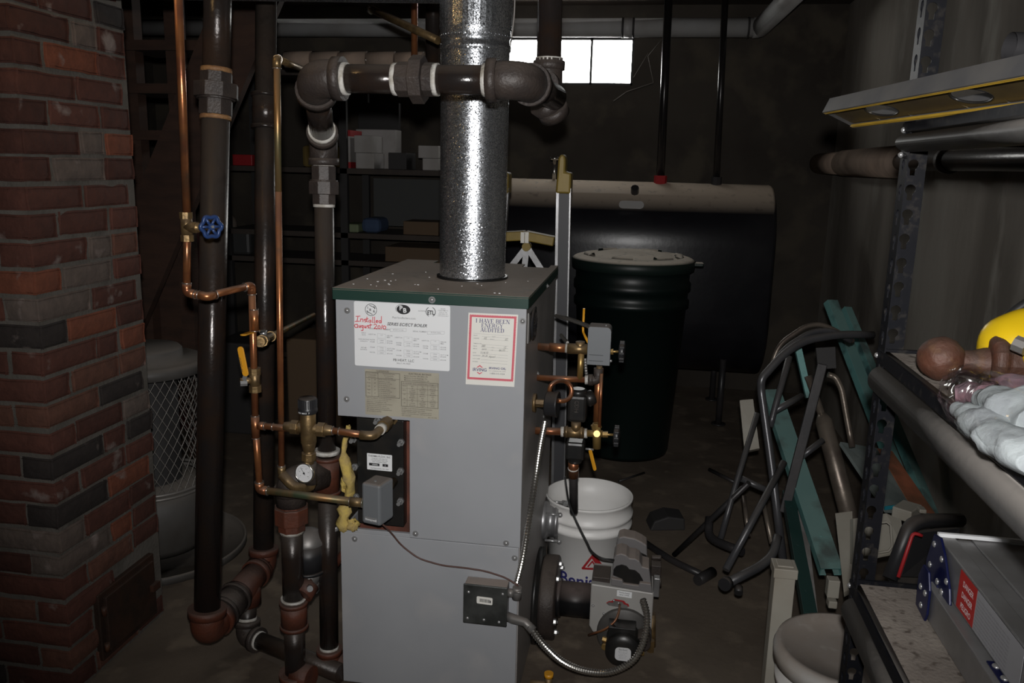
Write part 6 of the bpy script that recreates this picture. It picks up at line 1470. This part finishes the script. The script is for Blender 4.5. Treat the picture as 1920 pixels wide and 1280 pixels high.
st_ = thing('tube_stand', 'smaller dark tube stand with splayed legs left of the grey frame', 'machine frame', atz(1352, 1010, 0))
def part2(nm, pts, wpx, m_, R=.05):
    P_ = [atz(x, y, .014) if q_ == 'f' else at(x, y, q_) for x, y, q_ in pts]; r0 = rw(wpx, P_[len(P_)//2]); out = fillet(P_, R, 6)
    for p_ in out: p_.z = max(p_.z, r0+.001)
    return obj(nm, MB().tube(out, r0, 14), m_, st_)
part2('leg', [(1420, 775, 2.95), (1376, 920, 2.8), (1351, 1010, 2.72)], 11, m_greytube); part2('leg', [(1404, 905, 2.75), (1264, 1040, 'f')], 10, m_darktube)
part2('crossbar', [(1390, 897, 2.78), (1445, 922, 2.78)], 12, m_greytube); part2('curved_foot', [(1330, 970, 2.85), (1328, 1005, 2.8), (1350, 1018, 2.75), (1392, 1034, 2.68)], 16, m_darktube)
part2('chrome_leg', [(1394, 930, 2.8), (1404, 1004, 2.7)], 9, m_tan); part2('chrome_leg', [(1429, 930, 2.75), (1447, 1018, 2.62)], 9, m_tan)
jt('floor_tube', [(1195, 1008, 'f'), (1262, 1052, 'f'), (1318, 1078, 'f')], 13, m_darktube, 'dark tube with flared end lying on the floor right of the burner', 'tube')
tag(obj('tube_socket', MB().cyl(atz(1336, 1072, .02), atz(1308, 1088, .02), .019, seg=16), m_darktube), 'short stub of dark pipe on the floor by the tube end', 'tube')
jt('floor_rod', [(1330, 880, 'f'), (1378, 904, 'f')], 7, m_darktube, 'short dark rod on the floor left of the tube stand', 'rod')
jt('floor_stick', [(1160, 902, 'f'), (1208, 886, 'f')], 4, m_darktube, 'thin dark stick on the floor behind the bucket', 'stick')
q = atz(1252, 995, 0); tag(obj('black_block', MB().prism([(-.07, 0), (.07, 0), (.065, .05), (.0, .06), (-.055, .04)], q, (1, .25, 0), (0, 0, 1), (-.02, .1, 0)), m_boxd, bev=.006), 'small black plastic block on the floor near the bucket', 'block')
# big tan tube
P_ = [at(1515, 705, 2.9), at(1540, 775, 2.85), at(1545, 790, 2.84), at(1590, 960, 2.62)]
tg = thing('tan_tube', 'thick worn tan tube narrowing towards the top, leaning behind the rack post', 'tube', atz(1600, 1000, 0))
obj('upper_section', MB().tube(P_[:2], rw(14, P_[0]), 18), m_tan, tg); P2_ = P_[2]+(P_[3]-P_[2])*1.25; obj('lower_section', MB().tube([P_[1], P_[2], P2_], [rw(15, P_[1]), rw(31, P_[2]), rw(33, P_[3])], 24), m_tan, tg)
jt('chrome_handle', [(1552, 702, 2.8), (1566, 706, 2.8), (1578, 728, 2.78), (1588, 785, 2.74), (1598, 838, 2.7)], 11, m_tan, 'bent chromed handle tube between the tan tube and the rack', 'tube', .04)
# teal channels
def channel(nm, a_, b_, w, dep, m_, label, grp=None, side=(1, 0, 0), t_=.003, fl=.02):
    a_, b_ = V(a_), V(b_); d = (b_-a_).normalized(); sd0 = V(side); sd0 = (sd0-d*sd0.dot(d)).normalized(); n = d.cross(sd0); n = n if n.y < 0 else -n
    mb = MB(); c = (a_+b_)/2; L = (b_-a_).length
    mb.box(c, (w, L, t_), (sd0, d, n)); 
    for s_ in (-1, 1): mb.box(c+sd0*s_*(w/2-t_/2)-n*dep/2, (t_, L, dep), (sd0, d, n)); mb.box(c+sd0*s_*(w/2-fl/2)-n*(dep-t_/2), (fl, L, t_), (sd0, d, n))
    for q_ in (.15, .5, .85):
        mb.cyl(a_.lerp(b_, q_)+n*t_*.4, a_.lerp(b_, q_)+n*t_*.9, .0045, seg=10)
    return tag(obj(nm, mb, m_, bev=.0008), label, 'steel channel', grp)
channel('teal_channel', at(1447, 730, 3.0), at(1560, 1066, 2.3), .062, .03, m_teal, 'wide teal steel channel leaning in front of the tan tube')
channel('teal_channel', at(1497, 652, 2.95), at(1518, 745, 2.9), .022, .02, m_teal, 'short narrow teal channel end just under the grey frame top')
channel('teal_channel', at(1561, 562, 3.6), at(1722, 975, 3.05), .052, .03, m_teal, 'longest teal channel leaning on the right wall behind the rack post', side=(1, .6, 0))
channel('teal_channel', at(1590, 575, 3.65), at(1762, 985, 2.98), .036, .03, m_teal, 'teal channel behind the longest one, against the right wall', side=(1, .6, 0))
channel('dark_channel', at(1478, 920, 2.62), at(1520, 1150, 2.05), .035, .03, M('dark_teal_steel', (.015, .045, .04), .45), 'dark green steel channel between the teal channel and the beige post')
q0, q1 = at(1503, 960, 2.6), at(1528, 1190, 2.0)
tag(obj('white_batten', MB().beam(q0, q1, .024, .012, (1, 0, 0)), m_whitetrim), 'dirty white batten leaning beside the dark green channel', 'batten')
# grey-green panel with orange stripe
def slab(nm, pts, m_, label, cat, th=.012, parent=None):
    p = [V(x) for x in pts]; n = (p[1]-p[0]).cross(p[2]-p[0]).normalized(); n = n if n.y > 0 else -n
    k_ = len(p); mb = MB(); mb.add(p+[q_+n*th for q_ in p], [tuple(range(k_))]+[tuple(range(2*k_-1, k_-1, -1))]+[(i, (i+1) % k_, k_+(i+1) % k_, k_+i) for i in range(k_)])
    if parent is not None: return obj(nm, mb, m_, parent)
    return tag(obj(nm, mb, m_), label, cat)
sp_ = slab('striped_panel', [at(1576, 828, 2.85), at(1655, 842, 2.9), at(1742, 962, 2.6), at(1662, 955, 2.5)], m_tealgrey, 'grey-green panel with a faded orange stripe behind the rack post', 'panel')
off = V((0, -.004, .003)); slab('orange_stripe', [at(1645, 841, 2.88)+off, at(1672, 846, 2.9)+off, at(1752, 962, 2.62)+off, at(1715, 962, 2.57)+off], m_orange, '', '', .003, sp_)
slab('teal_rim', [at(1658, 950, 2.49)+off, at(1694, 945, 2.51)+off, at(1696, 951, 2.51)+off, at(1658, 957, 2.49)+off], m_tealb, '', '', .003, sp_)
# beige plastic parts
slab('plastic_board', [at(1387, 750, 3.1), at(1412, 748, 3.1), at(1424, 840, 3.0), at(1396, 846, 3.0)], m_beige, 'upright beige panel behind the left legs of the grey frame', 'panel', .03)
bz = thing('beige_post', 'beige hollow plastic post standing left of the white lidded bucket', 'post', atz(1480, 1290, 0))
q = at(1474, 1066, 1.95); w2 = rw(38, q); obj('shaft', MB().bb((q.x-w2, 1.95, 0), (q.x+w2, 2.0, q.z-.02)), m_beige, bz, bev=.002); obj('cap', MB().bb((q.x-w2*1.15, 1.945, q.z-.025), (q.x+w2*1.15, 2.005, q.z)).bb((q.x-w2*.8, 1.955, q.z), (q.x+w2*.8, 1.995, q.z+.004)), m_beige, bz, bev=.003)
slab('beige_strip', [at(1566, 962, 2.45), at(1598, 958, 2.45), at(1602, 1100, 2.2), at(1582, 1110, 2.2)], m_beige, 'narrow beige strip leaning behind the rack post', 'panel', .02)
bh = slab('beige_cover', [at(1600, 972, 2.35), at(1662, 962, 2.38), at(1690, 975, 2.38), at(1694, 1030, 2.3), at(1672, 1040, 2.28), at(1600, 1056, 2.25)], m_beige, 'beige cover with a rounded square window frame behind the rack post', 'cover', .02)
rp_ = [at(x, y, 2.27) for x, y in ((1624, 984), (1662, 978), (1670, 984), (1673, 1024), (1666, 1033), (1622, 1040))]; rp_.append(rp_[0])
obj('raised_rim', MB().tube(rp_, .0035, 8, caps=False), m_beige, bh)
q = at(1700, 958, 2.45); tag(obj('beige_block', MB().box(q, (.055, .08, .035), (V((.8, -.6, 0)), V((.6, .8, 0)), V((0, 0, 1)))).box(q+V((.03, -.03, .02)), (.02, .03, .012)), m_beige, bev=.003), 'small beige plastic block on the end of the striped panel', 'block')
q = at(1561, 1100, 2.15); tag(obj('white_clip', MB().box(q, (.03, .03, .05)).box(q+V((0, -.01, -.04)), (.022, .03, .02)), m_beige, bev=.002), 'little white plastic clip under the end of the teal channel', 'clip')
slab('dark_plate', [at(1530, 652, 3.02), at(1566, 650, 3.02), at(1568, 690, 3.0), at(1534, 692, 3.0)], m_boxd, '', '', .012, fr_)
# black frame with red trim
bf = thing('equipment_housing', 'black plastic housing with a thin red stripe behind the ladder', 'housing', at(1700, 1080, 1.75))
for x_ in (.70, .86): obj('leg', MB().bb((x_, 1.87, 0), (x_+.03, 1.90, .56)), m_blackplastic, bf)
obj('rear_rail', MB().bb((.60, 1.80, .50), (.90, 1.90, .53)), m_blackplastic, bf)
obj('frame_bar', MB().tube(fillet([at(1668, 1085, 1.75), at(1706, 985, 1.8), at(1730, 976, 1.82), at(1800, 975, 1.9)], .04, 6), .016, 10), m_blackplastic, bf)
obj('red_stripe', MB().tube(fillet([at(1684, 1082, 1.73), at(1712, 998, 1.77), at(1729, 1004, 1.77)], .01, 3), .0042, 6), m_red, bf)
slab('inner_panel', [at(1690, 1080, 1.78), at(1716, 1000, 1.82), at(1800, 990, 1.9), at(1790, 1085, 1.85)], m_blackplastic, '', '', .02, bf)
# white lidded bucket under the rack
wb = atz(1588, 1216, .37); wbo = V((wb.x, wb.y, 0)); Rb = .152
b2 = thing('lidded_bucket', 'white plastic bucket with a dusty lid under the rack corner', 'bucket', wbo)
obj('pail', lathe_thing([(0, 0), (Rb*.86, 0), (Rb*.93, .27), (Rb*.98, .275), (Rb*.985, .29), (Rb*.95, .295), (Rb*.96, .35)], wbo, 56), m_bucket, b2)
obj('lid', lathe_thing([(Rb*.97, .325), (Rb*1.03, .327), (Rb*1.04, .355), (Rb*1.0, .372), (Rb*.93, .374), (Rb*.88, .36), (Rb*.4, .358), (0, .357)], wbo, 56), M('white_lid_with_dust', (.50, .49, .47), .5, 0, (.4, .36, .32), 9, dust=.75, dcol=(.24, .20, .17)), b2)
# cobwebs near the window
tag(obj('cobweb', MB().tube([at(1150, 190, 5.2), at(1175, 172, 5.2), at(1225, 155, 5.2)], .003, 5).tube([at(1225, 155, 5.2), at(1215, 105, 5.2), at(1240, 75, 5.2)], .0018, 4).tube([at(1188, 145, 5.2), at(1215, 100, 5.2)], .0015, 4), M('cobweb_grey', (.2, .18, .16), .9)), 'wispy grey cobweb hanging below the window corner', 'cobweb')
